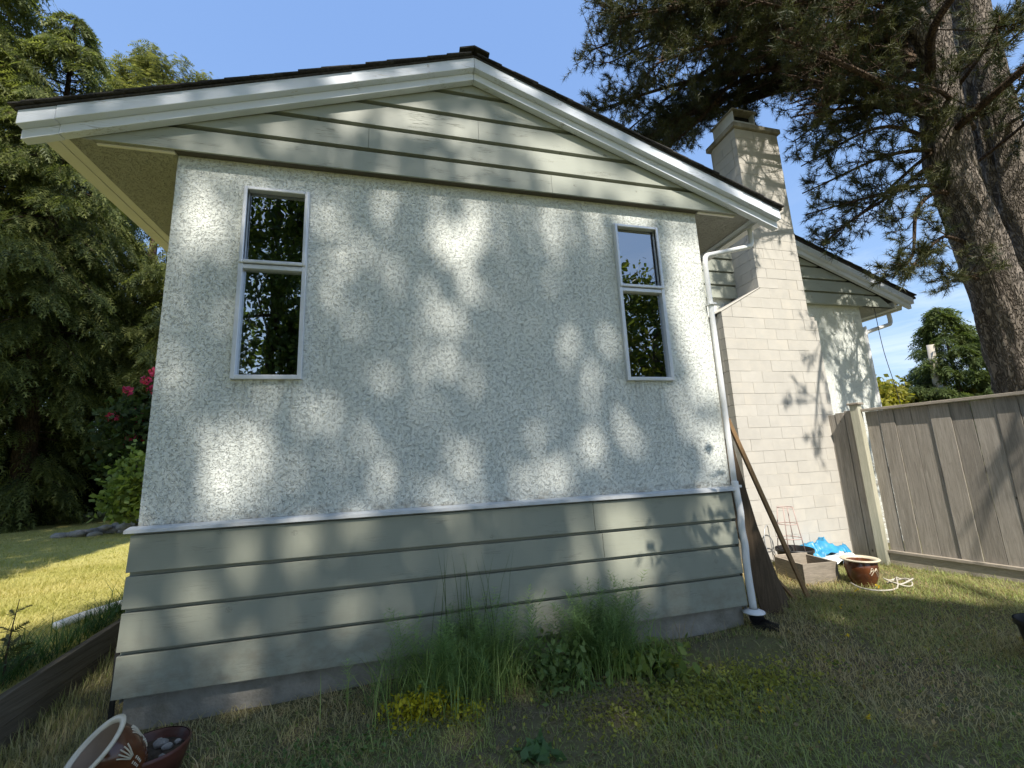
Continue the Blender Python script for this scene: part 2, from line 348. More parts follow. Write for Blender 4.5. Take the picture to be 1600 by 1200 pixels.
def unit(a): return a/(np.linalg.norm(a, axis=-1, keepdims=True)+1e-12)

# ------------------------------------------------------------------ ground
def gz(x, y):
    x = np.asarray(x, float); y = np.asarray(y, float)
    front = -.09+.075*np.exp(-((x-2.6)/1.6)**2)*np.clip(1+y/1.1, 0, 1)*(y < .3)+.09*np.clip((x-4.6)/1.2, 0, 1)-.1*np.clip((x-7.9)/.7, 0, 1)
    path = -.13+.17*np.clip(y+.3, 0, 4)
    z = np.where(x < -.02, path, front)
    lawn = .26+.07*np.clip(y, -.3, 2)/1.2+.0*x
    z = np.where(x < -.66, np.minimum(lawn, .34), z)
    far = np.hypot(x-2, y-2)
    p = np.stack([x, y, 0*x], -1)
    return z+.018*fbm(p*1.3, 3, 5)*np.clip(1.2-far/60, .2, 1)-.0*far
def build_ground():
    xs = np.concatenate([-np.geomspace(400, 9, 22), np.arange(-8.5, -.7, .25), [-.672, -.652, -.645, -.60], np.arange(-.55, 9.6, .1), np.geomspace(9.8, 400, 26)])
    ys = np.concatenate([-np.geomspace(300, 6, 18), np.arange(-5.6, 3, .1), np.arange(3.2, 14, .4), np.geomspace(14.6, 400, 22)])
    X, Y = np.meshgrid(xs, ys); V = np.stack([X, Y, gz(X, Y)], -1).reshape(-1, 3); nx, ny = len(xs), len(ys)
    i = np.arange(nx*ny).reshape(ny, nx); Q = np.stack([i[:-1, :-1], i[:-1, 1:], i[1:, 1:], i[1:, :-1]], -1).reshape(-1, 4)
    tag(trimesh('ground', V, Q, 'ground', smooth=True, quads=True), kind='structure')
build_ground()
# ------------------------------------------------------------------ the house
HX = 2.555                                   # ridge line
house = thing('house', 'pale stucco house with white-trimmed gable, lap siding and cream block chimney', 'house', (HX, 1.0, 0))
WIN = [(.526, 1.053), (4.04, 4.57)]; WZ = (2.35, 3.344, 4.062)
def stucco_wall():
    b = MB(); ins = .03
    xs = [0, WIN[0][0]+ins, WIN[0][1]-ins, WIN[1][0]+ins, WIN[1][1]-ins, 5.105]; zs = [1.24, WZ[0]+ins, WZ[2]-ins, 4.36]
    for i in range(5):
        for j in range(3):
            x0, x1, z0, z1 = xs[i], xs[i+1], zs[j], zs[j+1]
            if j == 1 and i in (1, 3):
                d = .16     # reveal of the opening
                b.add([(x0, 0, z0), (x1, 0, z0), (x1, d, z0), (x0, d, z0)], [(0, 1, 2, 3)]); b.add([(x0, 0, z1), (x1, 0, z1), (x1, d, z1), (x0, d, z1)], [(3, 2, 1, 0)])
                b.add([(x0, 0, z0), (x0, d, z0), (x0, d, z1), (x0, 0, z1)], [(0, 1, 2, 3)]); b.add([(x1, 0, z0), (x1, d, z0), (x1, d, z1), (x1, 0, z1)], [(3, 2, 1, 0)])
                continue
            b.add([(x0, 0, z0), (x1, 0, z0), (x1, 0, z1), (x0, 0, z1)], [(0, 1, 2, 3)])
    for x in (0, 5.105):
        b.add([(x, 0, .1), (x, 9, .1), (x, 9, 4.36), (x, 0, 4.36)], [(0, 1, 2, 3)])
    b.add([(0, 0, 1.24), (5.105, 0, 1.24), (5.105, .1, 1.24), (0, .1, 1.24)], [(3, 2, 1, 0)])
    b.build('stucco_wall', 'stucco', house)
    MB().prism([(5.1, -.3), (10.6, -.3), (10.6, 4.36), (5.1, 4.36)], 2.32, 2.6).build('stucco_wall', 'stucco', house)
    MB().box((.02, 9.0, -.3), (10.58, 9.2, 4.3)).build('back_wall', 'stucco', house)
    MB().box((10.4, 2.62, -.3), (10.6, 9, 4.3)).build('side_wall', 'stucco', house)
stucco_wall()
b = MB().prism([(.02, -.6), (5.06, -.6), (5.06, .26), (.02, .26)], .012, .3); b.build('foundation', 'concrete', house)
# lower lap siding, one board per course (two joined end to end where the photo shows a seam)
SZ = [1.235, .957, .718, .447, .157]
for k in range(4):
    zt, zb = SZ[k]+.03, SZ[k+1]; sp = [[(-.012, 3.55), (3.553, 5.055)], [(-.014, 3.62), (3.623, 5.057)], [(-.016, 5.06)], [(-.018, 5.062)]][k]
    for (x0, x1) in sp:
        MB().prism([(-.054, zt-.060), (-.068, zb), (-.035, zb), (-.02, zb+.03), (.01, zt-.01), (-.012, zt-.01), (-.012, zt-.060)], x0, x1, 'x').build('siding_board', 'siding_paint', house, bevel=.003)
MB().prism([(-.004, 1.262), (-.078, 1.245), (-.082, 1.222), (-.074, 1.222), (-.07, 1.236), (-.004, 1.25)], -.045, 5.09, 'x').build('flashing', 'flashing_metal', house)
MB().box((-.06, .01, -.1), (-.035, .03, .46)).build('corner_strip', 'black_plastic', house)
# gable
SL, SR = .354, .3685
def roofz(x, zp): return zp-(SL*(HX-x) if x < HX else SR*(x-HX))
GZ = [4.30, 4.545, 4.80, 5.06, 5.32, 5.52]
def xat(z, zp): return HX-(zp-z)/SL, HX+(zp-z)/SR
for k in range(5):
    zb, zt = GZ[k], GZ[k+1]-(.036 if k < 4 else 0)
    yb, yt = -.092, -.082
    splits = {0: [3.35], 1: [1.55], 2: [2.6], 3: [], 4: []}[k]
    ZP = 5.47
    def poly(x0, x1):     # board clipped under the rake
        pts = []
        xs = sorted({x0, x1, *[x for x in (*xat(zt, ZP), *xat(zb, ZP), HX) if x0 < x < x1]})
        topl = [(x, min(zt, roofz(x, ZP))) for x in xs]
        return [(x, z) for x, z in topl if z > zb-.001]
    L, Rr = xat(zb, ZP); L = max(L, -.74); Rr = min(Rr, 5.86)
    cuts = [L]+splits+[Rr]
    for a, c in zip(cuts[:-1], cuts[1:]):
        tp = poly(a+.0015, c-.0015); n = len(tp)
        if n < 2: continue
        v = []
        for (x, z) in tp:
            f = (z-zb)/(zt-zb); yy = yb+(yt-yb)*f
            v += [(x, yy, z), (x, yb, zb), (x, -.031 if k else -.074, zb), (x, -.031 if k else -.06, z)]
        fs = []
        for i in range(n-1):
            p, q = 4*i, 4*i+4; fs += [(p+1, q+1, q, p), (p+2, q+2, q+1, p+1), (p, q, q+3, p+3)]
        fs += [(0, 3, 2, 1), (4*n-4, 4*n-3, 4*n-2, 4*n-1)]
        MB().add(v, fs).build('gable_board', 'gable_paint', house)
MB().prism([(-.7, 4.31), (5.8, 4.31), (HX, 5.46)], -.030, -.008).build('gable_backing', 'gable_paint', house)
# underside of the gable overhang, coloured dark brown to deepen the shadow band
MB().box((-.72, -.078, 4.306), (5.83, -.002, 4.33)).build('gable_underside', 'dark_underside', house)
for x0, x1 in ((-.55, -.005), (5.11, 5.6)): MB().box((x0, -.052, 4.288), (x1, -.03, 4.304)).build('trim_strip', 'cream_paint', house)
# barge boards: upper and lower member, main length and end piece on each slope
def slope_bar(name, xa, xb, zt, zb, y0, y1, mat, off=0):
    v = [(xa, y0, roofz(xa, zt)), (xb, y0, roofz(xb, zt)), (xb, y0, roofz(xb, zb)), (xa, y0, roofz(xa, zb)),
         (xa, y1, roofz(xa, zt)), (xb, y1, roofz(xb, zt)), (xb, y1, roofz(xb, zb)), (xa, y1, roofz(xa, zb))]
    return MB().add([(x, y+off, z) for x, y, z in v], [(3, 2, 1, 0), (4, 5, 6, 7), (0, 1, 5, 4), (2, 3, 7, 6), (1, 2, 6, 5), (3, 0, 4, 7)]).build(name, mat, house, bevel=.004)
for xa, xb, off in ((-.955, -.727, .004), (-.723, HX-.0015, 0), (HX+.0015, 5.84, 0), (5.843, 6.075, .004)):
    slope_bar('barge_board', xa, xb, 5.621, 5.504, -.225, -.10, 'white_paint', off)
    slope_bar('lower_barge_board', xa, xb, 5.503, 5.423, -.165, -.095, 'white_paint', off)
# roof decks
for xa, xb in ((-.965, HX-.002), (HX+.002, 6.10)):
    slope_bar('roof', xa, xb, 5.640, 5.6235, -.235, 9.2, 'shingle')
# shingle courses along the rake edge
for side in (-1, 1):
    sl_ = SL if side < 0 else SR; ln = math.hypot(1, sl_); end = 1.005-(-HX) if side < 0 else 3.565
    n = 19
    for k in range(n):
        d0 = (k+.15)*(3.57/n); d1 = d0+.25
        x0, x1 = HX+side*d0, HX+side*min(d1, 3.55); th = .013
        z0, z1 = 5.642-sl_*d0+.001, 5.642-sl_*min(d1, 3.55)+.009
        y0 = -.262+rng.uniform(-.006, .006)
        P = [(x0, z0), (x1, z1), (x1, z1+th), (x0, z0+th*.8)]
        if side < 0: P = P[::-1]
        MB().prism(P, y0, .12).build('shingle', 'shingle', house)
for k in range(3):
    y0 = -.275+k*.16; o = .012*(2-k)
    for s, sl_ in ((-1, SL), (1, SR)):
        P = [(HX, 5.672+o), (HX+s*.15, 5.672+o-.15*sl_), (HX+s*.15, 5.69+o-.15*sl_), (HX, 5.69+o)]
        if s < 0: P = P[::-1]
        MB().prism(P, y0, y0+.3).build('ridge_cap', 'shingle', house)
MB().box((-.70, -.16, 4.53), (-.60, -.1, 4.60)).build('roof_vent', 'hatch_grey', house, bevel=.004)
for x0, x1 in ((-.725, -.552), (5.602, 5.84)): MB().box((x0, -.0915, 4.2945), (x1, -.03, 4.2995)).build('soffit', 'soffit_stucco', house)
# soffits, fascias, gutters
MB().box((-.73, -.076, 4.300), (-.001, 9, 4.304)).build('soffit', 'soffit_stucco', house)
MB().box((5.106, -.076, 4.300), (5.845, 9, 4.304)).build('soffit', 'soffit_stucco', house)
MB().prism([(-.728, 4.297), (-.80, 4.29), (-.80, 4.40), (-.728, 4.42)], -.09, 9).build('fascia', 'cream_paint', house)
MB().prism([(-.802, 4.283), (-.90, 4.272), (-.93, 4.38), (-.802, 4.39)], -.09, 9).build('gutter', 'cream_paint', house)
MB().prism([(5.848, 4.292), (5.9, 4.27), (5.9, 4.40), (5.848, 4.42)], -.09, 2.2).build('fascia', 'white_paint', house)
MB().prism([(5.902, 4.24), (5.99, 4.235), (6.03, 4.33), (6.03, 4.36), (5.902, 4.36)], -.09, 2.2).build('gutter', 'white_pvc', house)
# downspout at the right corner
def smooth_path(pts, n=8):
    P = np.asarray(pts, float); P = np.vstack([2*P[0]-P[1], P, 2*P[-1]-P[-2]]); out = []
    for i in range(1, len(P)-2):
        for t in np.linspace(0, 1, n, endpoint=False):
            a, b_, c, d = P[i-1], P[i], P[i+1], P[i+2]
            out.append(.5*((2*b_)+(c-a)*t+(2*a-5*b_+4*c-d)*t*t+(-a+3*b_-3*c+d)*t**3))
    out.append(P[-2]); return np.array(out)
ds = smooth_path([(5.94, .10, 4.30), (5.935, .09, 4.12), (5.90, .08, 4.03), (5.80, .065, 3.985), (5.30, .005, 3.83), (5.17, -.02, 3.78), (5.135, -.03, 3.70), (5.13, -.03, 3.5), (5.128, -.032, 2.2), (5.122, -.035, 1.30)], 7)
dso = MB().tube(ds, .028, 12).build('downspout', 'white_pvc', house, smooth=True)
lo = smooth_path([(5.118, -.045, 1.31), (5.112, -.06, 1.18), (5.122, -.062, 1.0), (5.108, -.065, .86), (5.118, -.068, .7), (5.106, -.07, .5), (5.11, -.075, .12)], 6)
MB().tube(lo, .034, 12).build('sleeve', 'white_pvc', dso, smooth=True)
MB().lathe([(.04, .02), (.06, .012), (.098, -.004), (.1, -.014), (.09, -.018), (.03, -.016)], 24, Matrix.Translation((5.11, -.075, .105))).build('collar', 'white_pvc', dso, smooth=True)
for z in (3.2, 1.26): MB().box((5.085, -.075, z-.012), (5.172, -.0, z+.012)).build('strap', 'white_pvc', dso, bevel=.003)
# windows
def window(x0, x1, n):
    z0, zm, z1 = WZ; w = .036
    b = MB(); y0, y1 = -.038, .03
    b.box((x0, y0, z0), (x0+w, y1, z1)); b.box((x1-w, y0, z0), (x1, y1, z1)); b.box((x0+w, y0, z0), (x1-w, y1, z0+w)); b.box((x0+w, y0, z1-w), (x1-w, y1, z1))
    b.box((x0+w, y0+.004, zm-.045), (x1-w, y1, zm-.006))
    wf = b.build('window', 'aluminium', house, bevel=.004)
    i = x0+.030, x1-.030
    s = MB(); ya, yb = -.052, -.004; q = .030
    s.box((x0+.006, ya, zm), (x0+.006+q, yb, z1-.008)); s.box((x1-.006-q, ya, zm), (x1-.006, yb, z1-.008)); s.box((x0+.006+q, ya, zm), (x1-.006-q, yb, zm+q)); s.box((x0+.006+q, ya, z1-.008-q), (x1-.006-q, yb, z1-.008))
    s.build('sash', 'aluminium', wf, bevel=.006)
    for za, zb in ((z0+w-.002, zm-.044), (zm+q-.002, z1-.04)):
        MB().box((x0+w-.004, .006, za), (x1-w+.004, .012, zb)).build('pane', 'glass', wf)
    # inner frame seen through the glass, and the dark room
    f = MB()
    f.box((x0+w+.002, .05, z0+w), (x0+w+.022, .075, z1-w)); f.box((x1-w-.022, .05, z0+w), (x1-w-.002, .075, z1-w)); f.build('inner_frame', 'curtain', wf)
    MB().box((x0+.02, .03, z0-.02), (x1-.02, .3, z0+w-.004)).build('inner_sill', 'room', wf)
    r = MB(); X0, X1, Y0, Y1, Z0, Z1 = x0-.55, x1+.55, .162, 2.2, z0-.9, z1+.2
    r.add([(X0, Y0, Z0), (X1, Y0, Z0), (X1, Y1, Z0), (X0, Y1, Z0), (X0, Y0, Z1), (X1, Y0, Z1), (X1, Y1, Z1), (X0, Y1, Z1)], [(0, 1, 2, 3), (7, 6, 5, 4), (1, 5, 6, 2), (2, 6, 7, 3), (3, 7, 4, 0)])
    r.build('room', 'room', wf)
    if n == 1: MB().prism([(x1-.14, z0+.03), (x1-.06, z0+.03), (x1-.06, z1-.03), (x1-.14, z1-.03)], .20, .22).build('curtain', 'curtain', wf)
for k, (x0, x1) in enumerate(WIN): window(x0, x1, k)
can = MB().lathe([(0, 0), (.038, 0), (.04, .004), (.04, .12), (.036, .126), (.01, .12), (0, .12)], 24, Matrix.Translation((4.15, .11, 2.386))).build('candle', 'candle_wax', smooth=True)
tag(can, 'yellow-green candle standing on the sill inside the right window', 'candle')
bw = thing('silver_bowl', 'shiny silver rounded bowl on the sill inside the right window', 'bowl', (4.40, .14, 2.386))
MB().lathe([(0, 0), (.03, 0), (.055, .015), (.065, .04), (.06, .065), (.04, .085), (.015, .095), (0, .097)], 24, Matrix.Translation((4.40, .14, 2.386))).build('bowl', 'chrome', bw, smooth=True)
MB().tube([(4.40+.075*math.cos(a), .14, 2.42+.085*math.sin(a)) for a in np.linspace(.1, math.pi-.1, 14)], .004, 6).build('handle', 'chrome', bw, smooth=True)

# ------------------------------------------------------------------ rear wing gable
WX, WP = 8.05, 5.86
WS = .377
def wz(x, zp): return zp-WS*abs(x-WX)
for k in range(5):
    zb, zt = 4.30+.255*k, 4.30+.255*(k+1)-.034; ZP = WP-.2
    Rr = min(WX+(ZP-zb)/WS, 11.35); L = max(WX-(ZP-zb)/WS, 5.2)
    if Rr < 8.6: continue
    rt_ = WX+max(ZP-zt, 0)/WS; lt_ = WX-max(ZP-zt, 0)/WS
    y0, y1 = 2.225, 2.236
    for (a, c, pts) in ((0, 0, [(8.3, zb), (Rr, zb), (max(rt_, 8.3), min(zt, wz(max(rt_, 8.3), ZP))), (8.3, min(zt, wz(8.3, ZP)))]), (0, 0, [(L, zb), (7.9, zb), (7.9, min(zt, wz(7.9, ZP))), (min(lt_, 7.9), min(zt, wz(min(lt_, 7.9), ZP)))])):
        v = []
        for x, z in pts:
            f = (z-zb)/(zt-zb); v += [(x, y0+(y1-y0)*f, z), (x, 2.284, z)]
        MB().add(v, [(0, 2, 4, 6), (7, 5, 3, 1), (0, 1, 3, 2), (2, 3, 5, 4), (4, 5, 7, 6), (6, 7, 1, 0)]).build('gable_board', 'gable_paint', house)
MB().prism([(5.3, 4.33), (11.3, 4.33), (WX, 5.62)], 2.285, 2.31).build('gable_backing', 'gable_paint', house)
MB().prism([(5.2, 4.306), (11.4, 4.306), (11.4, 4.32), (5.2, 4.32)], 2.23, 2.32).build('gable_underside', 'gable_paint', house)
def wing_bar(name, x0, x1, zt, zb, y0, y1, mat):
    MB().prism([(x0, wz(x0, zb)), (x1, wz(x1, zb)), (x1, wz(x1, zt)), (x0, wz(x0, zt))], y0, y1).build(name, mat, house, bevel=.004)
for x0, x1 in ((8.06, 11.50), (11.503, 11.74)):
    wing_bar('barge_board', x0, x1, WP, WP-.117, 2.085, 2.21, 'white_paint')
    wing_bar('lower_barge_board', x0, x1, WP-.118, WP-.2, 2.145, 2.205, 'white_paint')
wing_bar('roof', 8.06, 11.8, WP+.045, WP+.003, 2.075, 9.2, 'shingle')
MB().prism([(4.0, wz(4.0, WP)), (8.05, WP), (8.05, WP+.04), (4.0, wz(4.0, WP)+.04)], 2.3, 9.2).build('roof', 'shingle', house)
for k in range(16):
    x0 = 8.3+k*.215; x1 = x0+.26
    MB().prism([(x0, wz(x0, WP+.05)), (x1, wz(x1, WP+.06)), (x1, wz(x1, WP+.078)), (x0, wz(x0, WP+.062))], 2.045+rng.uniform(-.006, .006), 2.4).build('shingle', 'shingle', house)
MB().box((10.601, 2.235, 4.300), (11.40, 9, 4.304)).build('soffit', 'soffit_stucco', house)
MB().prism([(11.40, 4.29), (11.46, 4.27), (11.46, 4.42), (11.40, 4.42)], 2.215, 9).build('fascia', 'cream_paint', house)
MB().prism([(11.462, 4.25), (11.55, 4.25), (11.58, 4.35), (11.462, 4.35)], 2.2, 9).build('gutter', 'gutter_green', house)
MB().tube(smooth_path([(11.5, 2.42, 4.3), (11.5, 2.41, 4.12), (11.46, 2.4, 4.03), (11.36, 2.39, 3.99), (10.8, 2.36, 3.83), (10.68, 2.34, 3.77), (10.65, 2.34, 3.6), (10.65, 2.34, .1)], 7), .038, 12).build('downspout', 'white_pvc', house, smooth=True)
cb = MB().tube(smooth_path([(10.95, 2.3, 4.29), (10.97, 2.3, 4.2), (10.96, 2.28, 3.4), (10.98, 2.2, 2.3), (10.99, 2.2, .4)], 6), .006, 5).build('wall_cable', 'cable')
tag(cb, 'thin dark cable hanging from the rear wing eave down past the fence', 'cable')

# ------------------------------------------------------------------ chimney of painted blocks
CY = 1.75
chim = MB()
chim.prism([(6.89, -.4), (8.735, -.4), (8.735, 3.83), (8.585, 3.835), (8.585, 7.37), (7.70, 7.37), (7.70, 4.285), (6.89, 3.825)], CY+.004, 2.40)
chimo = chim.build('chimney', 'mortar_paint', house)
def unit_block():
    import bmesh
    bm = bmesh.new(); bmesh.ops.create_cube(bm, size=1); bmesh.ops.bevel(bm, geom=bm.edges[:], offset=.009, segments=1, affect='EDGES')
    me = bpy.data.meshes.new('brick'); bm.to_mesh(me); bm.free(); me.materials.append(MAT['chimney_paint']); return me
UB = unit_block()
def brick(c, s):
    o = bpy.data.objects.new('brick', UB); COL.objects.link(o); o.parent = chimo; o.location = c; o.scale = s
def clip_poly(rect, x0, x1):   # keep what lies under the sloping shoulder
    (a, z0), (c, z1) = rect
    lim = lambda x: 3.84+(x-6.85)*.545
    pts = [(a, z0), (c, z0)]
    zr, zl = lim(c), lim(a)
    if zr <= z0: return None
    if zl >= z1: return [(a, z0), (c, z0), (c, z1), (a, z1)]
    out = [(a, z0)] if zl > z0 else [(6.85+(z0-3.84)/.545, z0)]
    out.append((c, z0))
    if zr >= z1: out += [(c, z1), (6.85+(z1-3.84)/.545, z1)]
    else: out.append((c, zr))
    if zl > z0: out.append((a, zl))
    return out
H = .1807; J = .0042; BL = .41
def front_course(k, x0, x1, z0):
    x = x0-(k % 2)*BL/2; seq = []
    while x < x1-.02:
        a, c = max(x, x0), min(x+BL, x1)
        if c-a > .06: seq.append((a, c))
        elif seq and c-a > 0: seq[-1] = (seq[-1][0], c)
        x += BL
    return seq
for k in range(41):
    z0 = -.03+k*H; z1 = z0+H
    if z1 < 3.86: X0, X1 = 6.85, 8.77
    elif z0 < 4.285: X0, X1 = 6.85, 8.62
    else: X0, X1 = 7.665, 8.62
    for a, c in front_course(k, X0, X1, z0):
        dy = rng.uniform(-.003, .003); j2 = J/2
        if z1 > 3.80 and z0 < 4.285 and a < 7.7:
            c2 = c; pl = clip_poly(((a+j2, z0+j2), (c2-j2, z1-j2)), 0, 0)
            if pl and len(pl) > 2: MB().prism(pl, CY+dy, CY+.1).build('brick', 'chimney_paint', chimo)
        else: brick(((a+c)/2, CY+.05+dy, (z0+z1)/2), (c-a-J, .1, H-J))
    # left return
    xl = 6.85 if z1 < 3.86 else (7.665 if z0 > 4.0 else None)
    if xl is None: continue
    yb = 2.33
    cuts = [CY+.1, yb] if k % 2 == 0 else [CY+.1, CY+.1+.20, yb]
    if k % 2 == 1 and z0 > 4.2: cuts = [CY+.1, CY+.33, yb]
    for a, c in zip(cuts[:-1], cuts[1:]):
        brick((xl+.03+rng.uniform(-.002, .002), (a+c)/2, (z0+z1)/2), (.06, c-a-J, H-J))
# shoulder wash, cap slab and flue hood
MB().prism([(6.835, 3.838), (7.67, 4.293), (7.67, 4.312), (6.83, 3.856)], CY-.006, 2.36).build('shoulder_wash', 'chimney_paint', chimo, bevel=.012)
MB().box((7.62, CY-.05, 7.385), (8.665, 2.44, 7.48)).build('cap_slab', 'cap_concrete', chimo, bevel=.012)
hd = MB(); hx0, hx1, hy0, hy1, hz0, hz1 = 7.76, 8.24, CY+.07, 2.34, 7.50, 7.83
hd.box((hx0, hy0, hz0), (hx0+.02, hy1, hz1)); hd.box((hx1-.02, hy0, hz0), (hx1, hy1, hz1)); hd.box((hx0+.02, hy1-.02, hz0), (hx1-.02, hy1, hz1)); hd.box((hx0+.02, hy0, hz0), (hx1-.02, hy0+.02, hz0+.13))
hoodo = hd.build('flue_hood', 'hood_metal', chimo)
MB().box((hx0-.035, hy0-.04, hz1), (hx1+.045, hy1+.03, hz1+.025)).build('hood_top', 'cap_concrete', chimo, bevel=.004)
MB().box((hx0+.021, hy0+.1, hz0), (hx1-.021, hy1-.021, hz1-.01)).build('flue', 'dark_hole', chimo)
# ------------------------------------------------------------------ fence
FB = Vector((8.754, 1.319, 0)); TH = R(12); ft = Vector((math.sin(TH), -math.cos(TH), 0)); fn = Vector((-math.cos(TH), -math.sin(TH), 0))
fence = thing('fence', 'weathered grey board fence with a capped post beside the chimney', 'fence', tuple(FB))
FM = Matrix(((ft.x, fn.x, 0, FB.x), (ft.y, fn.y, 0, FB.y), (0, 0, 1, 0), (0, 0, 0, 1)))    # local: along, outwards, up
def fbox(name, a, b, mat, bevel=.004, tilt=0):
    M = FM @ Matrix.Translation(a) @ Matrix.Rotation(tilt, 4, 'Y') @ Matrix.Translation(-Vector(a)) if tilt else FM
    return MB().box(a, b, M).build(name, mat, fence, bevel=bevel)
fbox('post', (-.065, .012, -.4), (.048, .125, 2.235), 'fence_post_wood', .006)
fbox('post_cap', (-.09, -.012, 2.236), (.074, .15, 2.268), 'fence_rail_wood', .006)
s = .066
for k in range(20):
    w = [.16, .18, .195, .19, .205, .2, .21, .195][k % 8]
    g = .016 if k == 0 else rng.uniform(.002, .009)
    y = rng.uniform(-.004, .004)+(.012 if k % 3 == 1 else 0)
    fbox('board', (s, -.02+y, -.1), (s+w, .002+y, 2.118), 'fence_wood', .003, rng.uniform(-.003, .003)); s += w+g
s = -.072
for k in range(3):
    w = [.14, .12, .12][k]
    fbox('board', (s-w, -.02+.008*(k % 2), -.2), (s, .004+.008*(k % 2), 2.165-.02*k), 'fence_wood', .003); s -= w+.004
fbox('cap_rail', (.05, -.055, 2.125), (4.2, .066, 2.166), 'fence_rail_wood', .005)
fbox('back_rail', (.05, -.065, 1.2), (4.2, -.026, 1.29), 'fence_rail_wood')
fbox('bottom_rail', (.052, .006, .06), (4.2, .066, .10), 'fence_rail_wood', .005)
fbox('kick_board', (.052, .012, -.25), (4.2, .040, .058), 'fence_rail_wood')

# ------------------------------------------------------------------ timber edging on the left
edg = thing('timber_edging', 'two weathered timbers edging the raised lawn beside the house', 'edging', (-.63, 0, 0))
for z0, z1, x0, x1 in ((.082, .268, -.655, -.602), (-.14, .078, -.658, -.608)):
    v = []
    for y in (-3.2, 3.4):
        dz = .0655*(y+.08); v += [(x0, y, z0+dz), (x1, y, z0+dz), (x1, y, z1+dz), (x0, y, z1+dz)]
    MB().add(v, [(0, 1, 2, 3), (7, 6, 5, 4), (0, 4, 5, 1), (1, 5, 6, 2), (2, 6, 7, 3), (3, 7, 4, 0)]).build('timber', 'timber_wood', edg, bevel=.006)
pp = MB(); path = smooth_path([(-.50, 2.1, .44), (-.82, 1.59, .395), (-.98, 1.32, .385), (-1.10, 1.13, .36)], 6)
pp.tube(path, .036, 12); o = pp.build('white_pipe', 'white_pvc', smooth=True); tag(o, 'white plastic pipe lying in the grass behind the timber edging', 'pipe')

# ------------------------------------------------------------------ things by the chimney
def lean_board(name, label, bx, tx, w, th, mat, cat, group=None, yaw=0.0):
    B, T_ = Vector(bx), Vector(tx); zax = (T_-B).normalized(); xax = Vector((math.cos(yaw), math.sin(yaw), 0)); xax = (xax-zax*xax.dot(zax)).normalized(); yax = zax.cross(xax)
    M = Matrix(((xax.x, yax.x, zax.x, B.x), (xax.y, yax.y, zax.y, B.y), (xax.z, yax.z, zax.z, B.z), (0, 0, 0, 1)))
    o = MB().box((-w/2, -th/2, 0), (w/2, th/2, (T_-B).length), M).build(name, mat, bevel=.003); return tag(o, label, cat, group)
lean_board('leaning_board', 'widest brown plank leaning on the house corner, nearest the downspout', (5.47, .08, -.03), (5.19, .16, 1.74), .20, .025, 'old_board_wood', 'plank', 'planks leaning on the house', -.45)
lean_board('leaning_board', 'middle one of the three brown planks leaning beside the downspout', (5.65, .15, -.03), (5.22, .24, 1.62), .17, .03, 'old_board_wood', 'plank', 'planks leaning on the house', -.15)
lean_board('leaning_board', 'dark plank farthest from the downspout among those leaning on the house', (5.80, .24, -.03), (5.27, .36, 1.42), .13, .035, 'old_board_wood', 'plank', 'planks leaning on the house', .2)
lean_board('wooden_stake', 'thin orange-brown wooden stake leaning across the brown planks', (6.14, .27, -.02), (5.19, .02, 1.95), .045, .03, 'stake_wood', 'stake')
lean_board('wooden_stake', 'short crooked stick stuck in the grass beside the planter box', (5.98, .27, -.02), (5.55, .62, .75), .03, .03, 'stake_wood', 'stake')

pb = thing('planter_box', 'open wooden planter box on the grass beside the glazed pot', 'planter', (6.75, .85, 0))
PM = Matrix.Translation((6.78, .86, 0)) @ Matrix.Rotation(R(-6), 4, 'Z'); hx, hy, hz = .235, .235, .235
for nm, a, b_ in (('front_panel', (-hx, -hy, -.02), (hx, -hy+.025, hz)), ('back_panel', (-hx, hy-.025, -.02), (hx, hy, hz+.02)), ('side_panel', (-hx, -hy+.026, -.02), (-hx+.025, hy-.026, hz)), ('side_panel', (hx-.025, -hy+.026, -.02), (hx, hy-.026, hz))):
    MB().box(a, b_, PM).build(nm, 'planter_wood', pb, bevel=.003)
MB().box((-hx+.026, -hy+.026, 0), (hx-.026, hy-.026, .07), PM).build('soil', 'soil', pb)

def pot(name, label, loc, prof_out, prof_in, mat, rimmat=None, M=None, group=None, soil=None, inside=None):
    t_ = thing(name, label, 'pot', loc, group); M = M or Matrix.Translation(loc)
    MB().lathe(prof_out, 40, M).build('body', mat, t_, smooth=True)
    MB().lathe(prof_in, 40, M).build('inside', inside or mat, t_, smooth=True)
    if soil: MB().lathe([(0, soil[1]), (soil[0]*.5, soil[1]+.008), (soil[0], soil[1])], 24, M).build('soil', 'soil', t_, smooth=True)
    return t_, M
tp, M = pot('glazed_pot', 'red-brown glazed pot with pale leaf marks beside the planter box', (7.12, .42, -.01), [(0, 0), (.10, 0), (.11, .012), (.145, .1), (.165, .2), (.16, .27), (.15, .285)], [(.145, .285), (.135, .25), (.12, .1), (0, .05)], 'glaze_brown', soil=(.13, .235))
MB().lathe([(.148, .28), (.19, .292), (.197, .300), (.19, .308), (.15, .306), (.142, .285)], 40, M).build('rim', 'glaze_cream', tp, smooth=True)
def marks(t_, M, prof, strokes, mat='glaze_cream'):
    for st in strokes:      # strokes: list of (angle, height) on the pot wall
        pts = []
        for a, z in st:
            r = np.interp(z, [p[1] for p in prof], [p[0] for p in prof])+.0015; pts.append(M @ Vector((r*math.cos(a), r*math.sin(a), z)))
        MB().tube(smooth_path(pts, 4), .0034, 5).build('leaf_mark', mat, t_, smooth=True)
pf = [(.11, .012), (.145, .1), (.165, .2), (.16, .27)]
marks(tp, M, pf, [[(R(-95+d), .2), (R(-95+d+g), .2+h), (R(-95+d+1.8*g), .195+h*.6-.03)] for d, g, h in ((0, 9, .025), (0, 10, .01), (1, 8, -.03), (-2, -9, .03), (-2, -11, .0), (-3, -7, -.03))])

